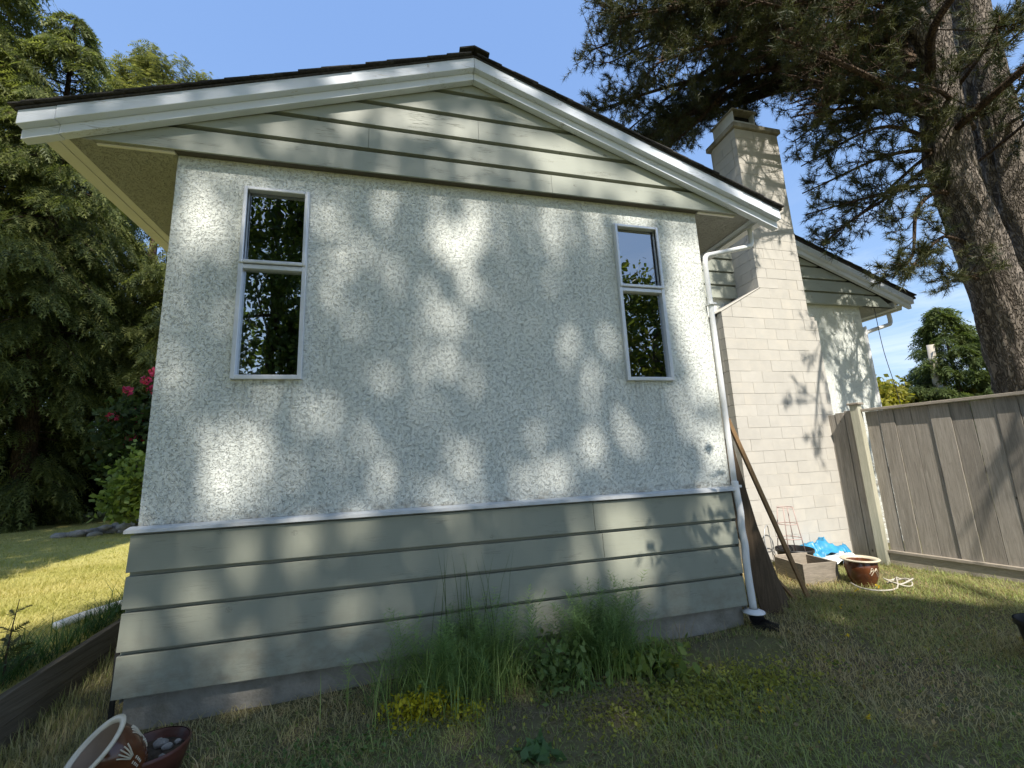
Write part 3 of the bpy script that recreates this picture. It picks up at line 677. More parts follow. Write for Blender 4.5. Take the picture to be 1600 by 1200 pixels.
bp, M = pot('nursery_pot', 'black plastic nursery pot holding a wire cage by the chimney', (7.08, 1.28, -.02), [(0, 0), (.18, 0), (.215, .24), (.232, .245), (.235, .28), (.228, .287)], [(.223, .285), (.21, .24), (.18, .05)], 'black_plastic', soil=(.205, .2))
cg = thing('tomato_cage', 'pinkish wire tomato cage standing in the black nursery pot', 'plant cage', (7.08, 1.28, .2))
def ringpath(c, r, n=28): return [(c[0]+r*math.cos(2*math.pi*i/n), c[1]+r*math.sin(2*math.pi*i/n), c[2]) for i in range(n+1)]
for z, r in ((.81, .095), (.59, .122), (.40, .145)): MB().tube(ringpath((7.05, 1.3, z), r), .006, 6).build('ring', 'cage_wire', cg, smooth=True)
for a in (.5, 2.1, 3.7, 5.2):
    MB().tube([(7.05+.095*math.cos(a), 1.3+.095*math.sin(a), .81), (7.05+.122*math.cos(a), 1.3+.122*math.sin(a), .59), (7.05+.17*math.cos(a), 1.3+.17*math.sin(a), .2)], .006, 6).build('upright', 'cage_wire', cg, smooth=True)
wl_ = MB().tube(smooth_path([(6.55, 1.1, .0), (6.5, 1.15, .35), (6.56, 1.2, .55), (6.66, 1.25, .6), (6.72, 1.3, .5), (6.74, 1.3, .2)], 6), .006, 5).build('wire_hoop', 'galv', smooth=True); tag(wl_, 'thin grey wire hoop bent over left of the black nursery pot', 'wire')

def cloth(name, label, x0, x1, y0, y1, nx, ny, hf, mat, cat, solid=.004):
    X, Y = np.meshgrid(np.linspace(x0, x1, nx), np.linspace(y0, y1, ny)); Z = hf(X, Y)
    W = np.stack([X+.03*vnoise(np.stack([X*7, Y*7, 0*X], -1), 3), Y+.03*vnoise(np.stack([X*7, Y*7, 0*X+9], -1), 4), Z], -1).reshape(-1, 3)
    i = np.arange(nx*ny).reshape(ny, nx); Q = np.stack([i[:-1, :-1], i[:-1, 1:], i[1:, 1:], i[1:, :-1]], -1).reshape(-1, 4)
    o = trimesh(name, W, Q, mat, smooth=True, quads=True); md = o.modifiers.new('solid', 'SOLIDIFY'); md.thickness = solid; return tag(o, label, cat)
def heap(cx, cy, rx, ry, h, k, sd):
    def f(X, Y):
        d = ((X-cx)/rx)**2+((Y-cy)/ry)**2; P = np.stack([X*k, Y*k, 0*X], -1)
        return np.maximum(h*np.clip(1-d, 0, 1)**.6*(1+.45*(1-2*np.abs(vnoise(P, sd))))+.03*(1-2*np.abs(vnoise(P*2.1, sd+1))), .0)-.0
    return f
cloth('white_sheet', 'white plastic sheet spread under the blue tarp', 7.5, 8.15, 1.12, 1.5, 40, 28, heap(7.8, 1.32, .42, .24, .09, 5, 21), 'sheet_white', 'sheet')
cloth('blue_tarp', 'crumpled blue tarp heaped against the chimney foot', 7.5, 8.32, 1.35, 1.72, 60, 40, heap(7.85, 1.56, .5, .26, .2, 7, 31), 'tarp_blue', 'tarp')
hz_ = []
for a in np.linspace(0, 4.3*math.pi, 70):
    r = .12+.02*math.sin(a*1.7); hz_.append((7.42+r*math.cos(a)*1.15, .25+r*math.sin(a)*.8, .025+.01*a/3+.02*math.sin(a*2.3)))
hz_ += [(7.2, .12, .03), (6.95, .13, .03), (6.85, .25, .04), (6.9, .4, .05)]
ho = MB().tube(smooth_path(hz_, 3), .008, 7).build('garden_hose', 'hose_white', smooth=True); tag(ho, 'pale garden hose coiled loosely on the straw beside the glazed pot', 'hose')
pot('nursery_pot', 'black plastic pot cut off at the right edge of the lawn', (6.52, -1.43, -.04), [(0, 0), (.15, 0), (.185, .26), (.2, .265), (.2, .3)], [(.19, .3), (.18, .26), (.15, .05)], 'black_plastic', soil=(.175, .2))
# corrugated drain pipe below the downspout
dp = []; rr = []
base = smooth_path([(5.11, -.085, .10), (5.12, -.10, .02), (5.16, -.14, -.02), (5.24, -.2, -.045)], 14)
for i, p in enumerate(base): dp.append(p); rr.append(.068 if i % 2 else .055)
dr = MB().tube(dp, rr, 20).build('drain_pipe', 'black_plastic'); tag(dr, 'black corrugated drain pipe below the white downspout', 'pipe')

# ------------------------------------------------------------------ pots at the left corner
ax = Vector((-.55, -.40, .73)).normalized(); xa = ax.cross(Vector((0, 0, 1))).normalized(); ya = ax.cross(xa)
RC = Vector((.315, -.83, .235)); B0 = RC-ax*.25
MT = Matrix(((xa.x, ya.x, ax.x, B0.x), (xa.y, ya.y, ax.y, B0.y), (xa.z, ya.z, ax.z, B0.z), (0, 0, 0, 1))) @ Matrix.Diagonal((.83, .83, .83, 1))
po = [(0, 0), (.10, 0), (.115, .012), (.15, .08), (.172, .18), (.17, .25), (.16, .285)]
t1, M = pot('tilted_glazed_pot', 'brown glazed pot with white rim tipped on its side at the house corner', (.45, -.75, 0), po, [(.158, .285), (.15, .2), (.13, .06), (0, .03)], 'glaze_brown', M=MT, inside='pot_inside')
MB().lathe([(.155, .28), (.19, .286), (.197, .296), (.19, .305), (.162, .303), (.154, .285)], 48, M).build('rim', 'glaze_cream', t1, smooth=True)
pf = [(.115, .012), (.15, .08), (.172, .18), (.17, .25)]
sts = []
for c0 in np.arange(0, 360, 52):
    for d in (-14, -7, 0, 7, 14): sts.append([(R(c0+d*.25), .13), (R(c0+d*.7), .17+.01*abs(d)/14), (R(c0+d), .225-.0012*abs(d))])
    for d in (-5, 5):
        for z in (.055, .085): sts.append([(R(c0+d-2.5), z), (R(c0+d+2.5), z+.003)]); sts.append([(R(c0+d-2.5), z+.016), (R(c0+d+2.5), z+.019)])
marks(t1, M, pf, sts)
bw2, M = pot('bowl_planter', 'wide dark red bowl of soil and stones against the concrete foundation', (.475, -.60, -.10), [(0, 0), (.10, 0), (.145, .05), (.18, .15), (.188, .185), (.19, .198), (.18, .203)], [(.177, .2), (.168, .185), (.135, .1)], 'glaze_dark_red', soil=(.168, .155))
for k, (x, y, z, r) in enumerate(((.50, -.54, .075, .036), (.55, -.58, .07, .028), (.47, -.49, .065, .022), (.58, -.53, .065, .02), (.56, -.66, .065, .018))):
    ico = np.array([(math.cos(a)*math.cos(e), math.sin(a)*math.cos(e), math.sin(e)) for e in np.linspace(-1.5, 1.5, 8) for a in np.linspace(0, 2*math.pi, 12, endpoint=False)])
    V = ico*(1+.25*vnoise(ico*1.8, k+3))[:, None]*np.array([r, r*.85, r*.7])+(x, y, z)
    Q = [(i*12+j, i*12+(j+1) % 12, i*12+12+(j+1) % 12, i*12+12+j) for i in range(7) for j in range(12)]
    tag(trimesh('stone', V, Q, 'stone', smooth=True, quads=True), ['largest pale stone in the dark red bowl', 'pale stone beside the largest one in the dark red bowl', 'small stone at the back of the dark red bowl', 'small stone at the right side of the dark red bowl', 'small stone at the front of the dark red bowl'][k], 'stone', 'stones in the bowl')
ax = Vector((-.35, -.45, .82)).normalized(); xa = ax.cross(Vector((0, 0, 1))).normalized(); ya = ax.cross(xa); B0 = Vector((.44, -.66, .0))
M3 = Matrix(((xa.x, ya.x, ax.x, B0.x), (xa.y, ya.y, ax.y, B0.y), (xa.z, ya.z, ax.z, B0.z), (0, 0, 0, 1)))
t3, M = pot('small_glazed_pot', 'small brown pot with a chipped white rim lying inside the dark red bowl', (.56, -.63, .03), [(0, 0), (.06, 0), (.07, .01), (.095, .09), (.1, .13), (.098, .145)], [(.093, .145), (.09, .1), (.07, .03), (0, .02)], 'glaze_brown', M=M3)
MB().lathe([(.092, .142), (.115, .146), (.119, .153), (.112, .159), (.094, .156), (.09, .145)], 36, M).build('rim', 'glaze_cream', t3, smooth=True)

# ------------------------------------------------------------------ street things far right
up_ = thing('utility_pole', 'tall weathered wooden utility pole with a curved lamp arm beyond the fence', 'utility pole', (50.5, 24.9, 0))
MB().tube([(50.9, 25.1, -1), (50.5, 24.9, 6.1), (49.8, 24.3, 10.7)], [.36, .32, .28], 14).build('pole', 'pole_wood', up_, smooth=True)
arm = smooth_path([(50.3, 24.6, 8.0), (51.0, 24.2, 8.9), (52.2, 23.7, 9.7), (53.6, 23.2, 10.2), (54.6, 22.9, 10.3)], 6)
MB().tube(arm, .06, 8).build('lamp_arm', 'galv', up_, smooth=True)
MB().tube([(54.3, 23.0, 10.27), (54.9, 22.8, 10.28), (55.6, 22.6, 10.25)], [.08, .2, .08], 10).build('lamp_head', 'galv', up_, smooth=True)
MB().box((50.2, 24.3, 6.3), (50.6, 24.6, 6.9)).build('junction_box', 'galv', up_, bevel=.02)
p2 = MB().tube([(70, 30, -1), (70, 30, 8.4)], [.4, .35], 10).build('distant_pole', 'pole_wood', smooth=True); tag(p2, 'short pale pole top just above the fence near the pine trunk', 'pole')
for k, (z, lab) in enumerate(((7.0, 'lower overhead wire running to the utility pole'), (7.35, 'upper overhead wire running to the utility pole'))):
    pts = [(50.4+(30-50.4)*t, 24.8+(42-24.8)*t, z-1.2*math.sin(math.pi*t)*.6) for t in np.linspace(0, 1, 14)]
    tag(MB().tube(pts, .025, 5).build('overhead_wire', 'cable', smooth=True), lab, 'wire', 'overhead wires')
# ------------------------------------------------------------------ where sunlight passes the tall trees in front of the house
# gaps in the crowns: (x, height) on the front wall where the light through a gap lands, half sizes, openness
GAPS = np.array([(0.38,4.32,0.1,0.1,0.5),(1.37,4.74,0.12,0.1,0.9),(1.28,4.57,0.12,0.1,0.5),(1.32,4.4,0.1,0.07,0.4),(1.88,4.77,0.28,0.11,1.0),(1.21,4.92,0.11,0.04,0.8),(0.18,3.74,0.12,0.22,0.8),(0.04,4.11,0.06,0.06,0.6),(0.56,4.14,0.13,0.05,0.4),(1.12,3.81,0.05,0.25,0.5),(1.26,3.13,0.1,0.13,0.5),(1.75,3.38,0.11,0.12,0.5),(2.17,4.03,0.09,0.12,0.8),(2.28,3.69,0.25,0.23,0.9),(2.1,3.16,0.13,0.12,0.5),(2.23,2.94,0.11,0.12,0.7),(2.23,4.79,0.32,0.11,1.0),(2.75,4.79,0.31,0.15,1.0),(3.1,4.78,0.28,0.19,1.0),(3.65,4.73,0.54,0.16,1.0),(2.74,4.5,0.34,0.07,0.7),(2.32,4.3,0.25,0.08,0.8),(3.52,4.25,0.18,0.11,0.9),(4.0,4.48,0.23,0.09,0.9),(4.04,4.27,0.23,0.09,0.8),(4.38,4.46,0.37,0.12,1.0),(5.0,4.28,0.34,0.12,1.0),(4.25,4.27,0.16,0.09,0.9),(2.16,4.03,0.1,0.15,0.8),(2.52,4.03,0.12,0.19,0.9),(2.46,3.76,0.24,0.27,1.0),(2.37,3.53,0.14,0.16,0.9),(2.45,3.32,0.06,0.09,0.8),(3.39,3.98,0.25,0.18,0.7),(3.08,4.04,0.17,0.11,0.5),(3.86,4.02,0.15,0.19,0.8),(3.92,3.86,0.09,0.11,0.5),(4.32,4.12,0.28,0.06,0.7),(4.81,3.74,0.08,0.23,0.6),(4.97,3.53,0.21,0.38,1.0),(4.84,3.19,0.23,0.36,1.0),(4.74,4.01,0.1,0.08,0.5),(2.25,2.87,0.11,0.17,0.8),(2.08,2.49,0.11,0.12,0.6),(2.42,2.43,0.09,0.09,0.3),(3.39,2.69,0.09,0.14,0.8),(3.89,2.77,0.09,0.17,0.8),(3.7,2.44,0.12,0.1,0.4),(4.81,2.94,0.2,0.16,0.8),(5.0,2.71,0.1,0.28,0.8),(4.95,2.3,0.13,0.34,0.9),(4.58,2.15,0.09,0.15,0.6),(4.67,1.93,0.15,0.13,0.7),(4.93,1.81,0.14,0.26,0.95),(4.95,1.48,0.14,0.25,1.0),(3.94,1.86,0.11,0.14,0.9),(4.15,1.72,0.11,0.14,0.7),(3.58,1.68,0.2,0.15,0.7),(3.22,1.44,0.28,0.14,0.95),(2.9,1.38,0.12,0.11,0.7),(3.44,1.54,0.16,0.12,0.6),(4.48,1.38,0.18,0.11,0.6),(2.36,1.63,0.1,0.15,0.8),(2.43,1.41,0.12,0.11,0.8),(2.14,1.36,0.1,0.11,0.9),(3.79,1.03,0.25,0.1,0.9),(3.64,0.82,0.18,0.13,0.95),(3.9,0.82,0.2,0.17,0.9),(4.09,0.78,0.07,0.08,0.8),(4.86,1.03,0.16,0.08,0.9),(4.53,0.96,0.18,0.09,0.6),(4.61,0.84,0.2,0.09,0.7),(4.88,0.78,0.12,0.12,0.8),(3.58,0.54,0.12,0.13,0.95),(3.98,0.52,0.12,0.12,0.9),(4.96,0.6,0.11,0.05,0.8),(4.02,0.36,0.05,0.04,0.6),(2.91,0.23,0.11,0.12,0.25),(2.36,0.79,0.09,0.07,0.3),(0.72,1.73,0.16,0.26,1.0),(0.5,1.71,0.14,0.22,0.95),(0.48,1.46,0.12,0.09,0.8),(0.73,1.47,0.1,0.12,0.8),(0.56,1.9,0.11,0.1,0.8),(1.04,1.92,0.12,0.16,0.6),(1.26,2.05,0.1,0.13,0.75),(1.05,1.59,0.13,0.18,0.75),(1.54,1.77,0.15,0.21,0.6),(1.66,1.45,0.09,0.09,0.8),(1.3,1.57,0.15,0.15,0.4),(0.75,2.23,0.09,0.06,0.25),(0.75,1.03,0.13,0.15,0.9),(0.77,0.82,0.14,0.08,0.7),(1.17,1.04,0.09,0.1,0.75),(0.12,1.03,0.08,0.09,0.35),(0.41,1.04,0.1,0.07,0.3),(0.44,0.71,0.16,0.09,0.85),(0.49,0.57,0.13,0.11,0.95),(0.65,0.52,0.08,0.11,0.6),(0.16,0.51,0.09,0.11,0.5),(1.48,0.41,0.1,0.19,0.9),(1.02,0.42,0.06,0.07,0.35),(0.76,0.24,0.11,0.16,0.8),(0.58,0.27,0.07,0.09,0.5),(0.76,0.0,0.1,0.09,0.8),(1.37,0.96,0.08,0.09,0.35),(1.84,0.84,0.07,0.1,0.5),(1.62,0.98,0.07,0.07,0.3),(1.08,0.81,0.1,0.07,0.35),(2.14,0.77,0.06,0.06,0.4)])
def in_gap(P, leaf):
    """True where a leaf at P would close a gap that the sun shines through."""
    u = P[:, 0]+P[:, 1]*(SX/math.cos(SUN_EL)); v = P[:, 2]+P[:, 1]*TAN
    g = np.zeros(len(P), bool)
    for x, z, a, b, s in GAPS:
        k = math.sqrt(s); mg = leaf*(.6+.5*s); a2 = max(a-.10, .02)*k+.46*mg; b2 = max(b-.18, .02)*k+.42*mg
        g |= ((u-x)/a2)**2+((v-z)/b2)**2 < 1
    right = (u > 5.5) & (v > 1.6-1.1*(u-5.5))
    band = (v > 1.4) & (v < 14) & (u < -1.66+.29*(v-1.9)-.12*np.clip(v-4, 0, 9)) & (u > -3.84-.148*(v-5.2))
    q = vnoise(np.stack([u*3.6, v*5.0, 0*u], -1), 17)
    gable = (v > 4.2) & (u > 2.9) & (u < 6.2) & (q > -.02); strip = (u > 4.7) & (u < 5.4) & (v > .7) & (v < 4.1) & (q > -.3)
    strip |= (u > 3.35) & (u < 3.98) & (v > .38) & (v < 1.15) & (q > -.55)
    return g | right | band | gable | strip

# ------------------------------------------------------------------ foliage builders
def leaf_quads(P, size, rs, colA, colB, up=.4):
    n = len(P); a = unit(rs.normal(size=(n, 3))+np.array([0, 0, -.3])); nrm = unit(rs.normal(size=(n, 3))+np.array([0, 0, up*2])); b = unit(np.cross(nrm, a))
    s = size*rs.uniform(.7, 1.3, n)[:, None]
    V = np.stack([P-a*s*.5, P+b*s*.36+a*s*.05, P+a*s*.62, P-b*s*.36+a*s*.05], 1)
    Q = np.arange(4*n).reshape(n, 4); m = rs.random(n)[:, None]
    c = np.asarray(colA)*(1-m)+np.asarray(colB)*m; c = c*rs.uniform(.75, 1.25, (n, 1)); return V.reshape(-1, 3), Q, np.repeat(c, 4, 0)
def limb_tree(root, base, top, r0, limbs, rs, mat='leaf_tree_bark'):
    base, top = np.array(base, float), np.array(top, float); t = np.linspace(0, 1, 12)[:, None]
    path = base+(top-base)*t; path[1:-1] += rs.normal(size=(10, 3))*.12; 
    MB().tube(path, r0*(1-.8*t[:, 0]), 10).build('trunk', mat, root, smooth=True)
    for e in limbs:
        e = np.array(e); k = rs.uniform(.3, .8); s = base+(top-base)*k; m = (s+e)/2+np.array([0, 0, -.5])
        p = smooth_path([s, m, e], 6); MB().tube(p, np.linspace(r0*.35, .02, len(p)), 6).build('limb', mat, root, smooth=True)
def broadleaf(name, label, base, centre, radii, n, leaf, colA, colB, seed, trunk=.4, gaps=True, clumps=60, group=None, spread=.30, cat='tree', solid=False):
    rs = np.random.default_rng(seed); root = thing(name, label, cat, base, group); c = np.array(centre, float); rad = np.array(radii, float)
    d = unit(rs.normal(size=(clumps, 3))); C0 = c+d*rad*rs.uniform(.25, .92, (clumps, 1))**.6
    k = rs.integers(0, clumps, n); P = C0[k]+rs.normal(size=(n, 3))*rad*spread*np.array([1, 1, .75])
    if solid: 
        m = n//2; P[:m] = c+(rs.random((m, 3))*2-1)*rad
    if gaps: P = P[~in_gap(P, leaf)]
    P = P[P[:, 2] > base[2]+.3]
    V, Q, col = leaf_quads(P, leaf, rs, colA, colB); trimesh('crown', V, Q, 'leaf', root, col, quads=True)
    if trunk: limb_tree(root, base, c+np.array([0, 0, rad[2]*.6]), trunk, C0[::max(1, clumps//14)], rs)
    return root
def sprays(P, D, L, rs, colA, colB, nl=7, droop=.35, wid=.34):
    """flat fans of scale leaves: a stem with leaflets on both sides, at P, pointing along D, length L"""
    n = len(P); D = unit(D); side = unit(np.cross(D, rs.normal(size=(n, 3))*.5+np.array([0, 0, 1.]))); L = L[:, None]
    V = []
    for k in range(nl):
        t = (k+.5)/nl; p = P+D*L*t-np.array([0, 0, 1.])*L*droop*t*t; w = L*wid*(1-.62*t)*rs.uniform(.75, 1.2, (n, 1))
        for s in (-1, 1):
            tip = p+D*w*.75+side*s*w-np.array([0, 0, 1.])*w*.35*rs.uniform(0, 1.2, (n, 1)); o = D*L*.055
            V.append(np.stack([p-o, p+o, tip], 1))
    tip = P+D*L*1.05-np.array([0, 0, 1.])*L*droop; p = P+D*L*.75-np.array([0, 0, 1.])*L*droop*.56
    V.append(np.stack([p-side*L*.05, p+side*L*.05, tip], 1))
    V = np.stack(V, 1); nt = V.shape[1]; m = np.clip(rs.random((n, 1, 1))*.7+np.linspace(0, .3, nt)[None, :, None], 0, 1)
    c = np.asarray(colA)*(1-m)+np.asarray(colB)*m; c = np.broadcast_to(c[:, :, None, :], (n, nt, 3, 3))
    return V.reshape(-1, 3), np.arange(n*nt*3).reshape(-1, 3), c.reshape(-1, 3)
def conifer(name, label, base, h, rad, nbr, per, seed, colA, colB, prof, lean=(0, 0), size=.42, zmin=.06, droop=.45, trunk=.3, group=None, rise=.2):
    rs = np.random.default_rng(seed); root = thing(name, label, 'tree', base, group); base = np.array(base, float)
    Ps, Ds, Ls = [], [], []; br = MB()
    tops = np.array([base[0]+lean[0], base[1]+lean[1], base[2]+h])
    for i in range(nbr):
        t = zmin+(1-zmin)*((i+rs.random())/nbr); az = rs.uniform(0, 2*math.pi); L = rad*prof(t)*rs.uniform(.72, 1.12)+.15
        d = np.array([math.cos(az), math.sin(az), 0]); s0 = base+(tops-base)*t
        m = max(4, int(per*(.3+L/rad))); s = rs.uniform(.22, 1, m)**.75; s = np.sort(s)
        P = s0+d*L*s[:, None]; P[:, 2] += L*(rise*s-droop*s*s)
        lat = np.array([-d[1], d[0], 0]); sd = rs.choice([-1, 1], m)[:, None]
        P = P+lat*sd*rs.uniform(0, .32, (m, 1))*L*(1.05-s[:, None])+rs.normal(size=(m, 3))*.05*L**.5
        D = d*.7+lat*sd*rs.uniform(.2, .9, (m, 1))+np.array([0, 0, -.35-.5*(droop > .5)])+rs.normal(size=(m, 3))*.22
        Ps.append(P); Ds.append(D); Ls.append(size*rs.uniform(.65, 1.25, m))
        if i % 2 == 0:
            q = np.linspace(0, .9, 5); bp_ = s0+d*L*q[:, None]; bp_[:, 2] += L*(rise*q-droop*q*q); br.tube(bp_, np.linspace(.035, .008, 5), 4, caps=False)
    V, T_, c = sprays(np.concatenate(Ps), np.concatenate(Ds), np.concatenate(Ls), rs, colA, colB, 5)
    trimesh('crown', V, T_, 'leaf', root, c); br.build('branches', 'twig_bark', root)
    MB().tube([base-np.array([0, 0, .3]), base+(tops-base)*.5, tops-np.array([0, 0, .3])], [trunk, trunk*.55, .03], 10).build('trunk', 'twig_bark', root, smooth=True)
    return root

# ------------------------------------------------------------------ evergreen screen behind the left lawn
def hedge_prof(t): return np.interp(t, [0, .12, .25, .38, .6, .85, 1], [.30, .42, .72, 1, .86, .45, .05])
DK, LT = (.024, .044, .018), (.24, .265, .085)
def cedar_copy(src, label, base, rot, sc, szz):
    r = src.copy(); COL.objects.link(r); r['label'] = label; r.matrix_basis = Matrix.Translation(base) @ Matrix.Rotation(rot, 4, 'Z') @ Matrix.Diagonal((sc, sc, szz, 1))
    for ch in src.children:
        c = ch.copy(); COL.objects.link(c); c.parent = r; c.matrix_parent_inverse = ch.matrix_parent_inverse.copy()
    return r
CG = 'cedars behind the left lawn'
c1 = conifer('cedar_tree', 'broad drooping cedar left of the house with sunlit sprays at eave height', (-8.9, 12.0, .3), 17.6, 3.2, 340, 84, 41, DK, LT, hedge_prof, (-.6, 0), .37, .02, .62, group=CG)
c2 = conifer('cedar_tree', 'cedar with a rounded top peeping over the left roof slope', (-9.2, 17.4, .3), 20.9, 2.9, 150, 84, 43, DK, (.27, .27, .11), lambda t: np.interp(t, [0, .5, .8, .93, 1], [.9, 1, .85, .66, .3]), (0, 0), .36, .68, .1, group=CG, rise=.5)
for lab, b_, ro, sc, sz in (('leftmost tall cedar at the edge of the picture, its sunny top above the eave', (-12.3, 12.0, .3), 2.1, 1.15, 1.25), ('dark cedar close behind the left corner of the house', (-5.7, 13.8, .3), 4.0, 1.0, .87), ('shaded cedar in the back row behind the drooping one', (-11.4, 17.0, .3), 1.0, 1.05, 1.0), ('shaded cedar in the back row hidden behind the roof corner', (-6.6, 17.8, .3), 5.2, 1.1, .72), ('shaded cedar farthest left behind the lawn', (-16.2, 14.5, .3), 3.0, 1.1, 1.05)):
    cedar_copy(c1, lab, b_, ro, sc, sz)
# undergrowth that closes the gaps below the cedars
for k, (x, y, z, rx, rz, lab) in enumerate(((-13.2, 14.2, 1.6, 2.6, 1.8, 'dark shrub under the leftmost cedar'), (-9.6, 14.8, 1.6, 2.4, 1.8, 'dark shrub under the drooping cedar'), (-6.6, 15.0, 1.7, 2.2, 1.9, 'dark shrub behind the rock pile'))):
    broadleaf('dark_shrub', lab, (x, y, .3), (x, y, z), (rx, 1.0, rz), 5200, .22, (.014, .026, .01), (.03, .05, .018), 60+k, 0, False, 40, 'dark shrubs under the cedars', cat='shrub')
# rhododendron with pink trusses and the sunlit leafy shrub
rh = broadleaf('rhododendron', 'rhododendron with pink flowers at the left corner of the house', (-4.9, 9.7, .3), (-4.9, 9.8, 2.7), (.95, .7, 1.25), 2600, .17, (.035, .06, .02), (.07, .10, .035), 71, .05, False, 30, cat='shrub')
rs = np.random.default_rng(5); fl = MB()
for q in range(13):
    c = np.array([-4.95, 9.35, 3.3])+rs.normal(size=3)*np.array([.42, .2, .45]); P = c+unit(rs.normal(size=(26, 3)))*.10
    V, Q, col = leaf_quads(P, .11, rs, (.50, .035, .12), (.62, .09, .2)); trimesh('flower_truss', V, Q, 'petal', rh, col, quads=True)
broadleaf('leafy_shrub', 'bright sunlit leafy shrub beside the stucco corner above the rock pile', (-4.2, 8.6, .3), (-4.25, 8.5, 1.3), (.62, .45, .85), 2400, .13, (.13, .19, .045), (.26, .32, .09), 72, .03, False, 34, cat='shrub')
rp = thing('rock_pile', 'heap of pale grey stones at the edge of the left lawn', 'rock pile', (-5.2, 8.9, .3))
ico = np.array([(math.cos(a)*math.cos(e), math.sin(a)*math.cos(e), math.sin(e)) for e in np.linspace(-1.5, 1.5, 6) for a in np.linspace(0, 2*math.pi, 9, endpoint=False)])
IQ = [(i*9+j, i*9+(j+1) % 9, i*9+9+(j+1) % 9, i*9+9+j) for i in range(5) for j in range(9)]
for k in range(42):
    t = rs.random(); x = -5.95+1.7*t; r = rs.uniform(.07, .15); z = .36+.26*t*rs.random()
    V = ico*(1+.3*vnoise(ico*1.7, k))[:, None]*np.array([r*1.3, r, r*.75])+(x, 8.75+rs.normal()*.16+.5*t, z); trimesh('stone', V, IQ, 'stone', rp, smooth=False, quads=True)
# sapling by the timber edging
sp = thing('conifer_sapling', 'spindly little conifer sapling behind the timber edging', 'sapling', (-.75, .16, .25))
MB().tube([(-.74, .14, .2), (-.76, .15, .45), (-.77, .18, .62), (-.765, .2, .80)], [.008, .006, .004, .002], 5).build('stem', 'twig_bark', sp)
rs = np.random.default_rng(8); P, D, L = [], [], []
for k in range(16):
    z = rs.uniform(.34, .76); a = rs.uniform(0, 6.28); P.append((-.76, .17, z)); D.append((math.cos(a), math.sin(a), .5)); L.append(.17*(1.1-z))
V, T_, c = sprays(np.array(P), np.array(D), np.array(L)*1.4, rs, (.05, .06, .02), (.11, .11, .04), 8, .2, .3); trimesh('needles', V, T_, 'leaf', sp, c)

# ------------------------------------------------------------------ the big pine on the right
pine = thing('pine_tree', 'huge dark pine with several leaning trunks behind the fence', 'tree', (12.8, 1.35, 0))
def trunk(path, rad, seed):
    p = smooth_path(path, 10); r = np.interp(np.linspace(0, 1, len(p)), np.linspace(0, 1, len(rad)), rad); n = 44
    V, Q = tube_np(p, r, n); i = np.arange(len(V)) % n; k = np.arange(len(V))//n
    c = p[k]; dirv = unit(V-c); q = np.stack([dirv[:, 0]*5, dirv[:, 1]*5, V[:, 2]*1.1], -1)
    V = V+dirv*((.055*(1-2*np.abs(vnoise(q*1.3, seed)))+.02*vnoise(q*4, seed+1))*np.clip(r[k]/.3, .3, 1))[:, None]
    trimesh('trunk', V, np.array(Q), 'pine_bark', pine, smooth=True, quads=True)
trunk([(13.0, 1.38, -.2), (12.5, 1.22, 2.56), (12.0, 1.02, 4.24), (11.5, .89, 5.59), (11.14, .81, 6.49), (10.93, .53, 8.21), (10.4, .48, 9.17), (9.8, .4, 11), (9.4, .5, 13.5)], [.37, .33, .305, .28, .25, .20, .165, .12, .06], 1)
trunk([(13.1, 1.5, 1.2), (13.2, 1.56, 3.12), (12.72, 1.36, 4.84), (12.36, 1.24, 5.94), (12.1, 1.12, 6.92), (11.75, .8, 9.05), (11.55, .62, 10.21), (11.1, .4, 13)], [.33, .31, .27, .24, .22, .18, .15, .05], 4)
trunk([(14.2, 1.5, -.2), (14.25, 1.45, 4.18), (13.9, 1.35, 5.21), (13.5, 1.2, 6.5), (13.2, 1.04, 7.78), (12.95, .85, 9.05), (12.7, .67, 10.33), (12.3, .4, 13.5)], [.46, .42, .40, .37, .34, .29, .24, .09], 7)
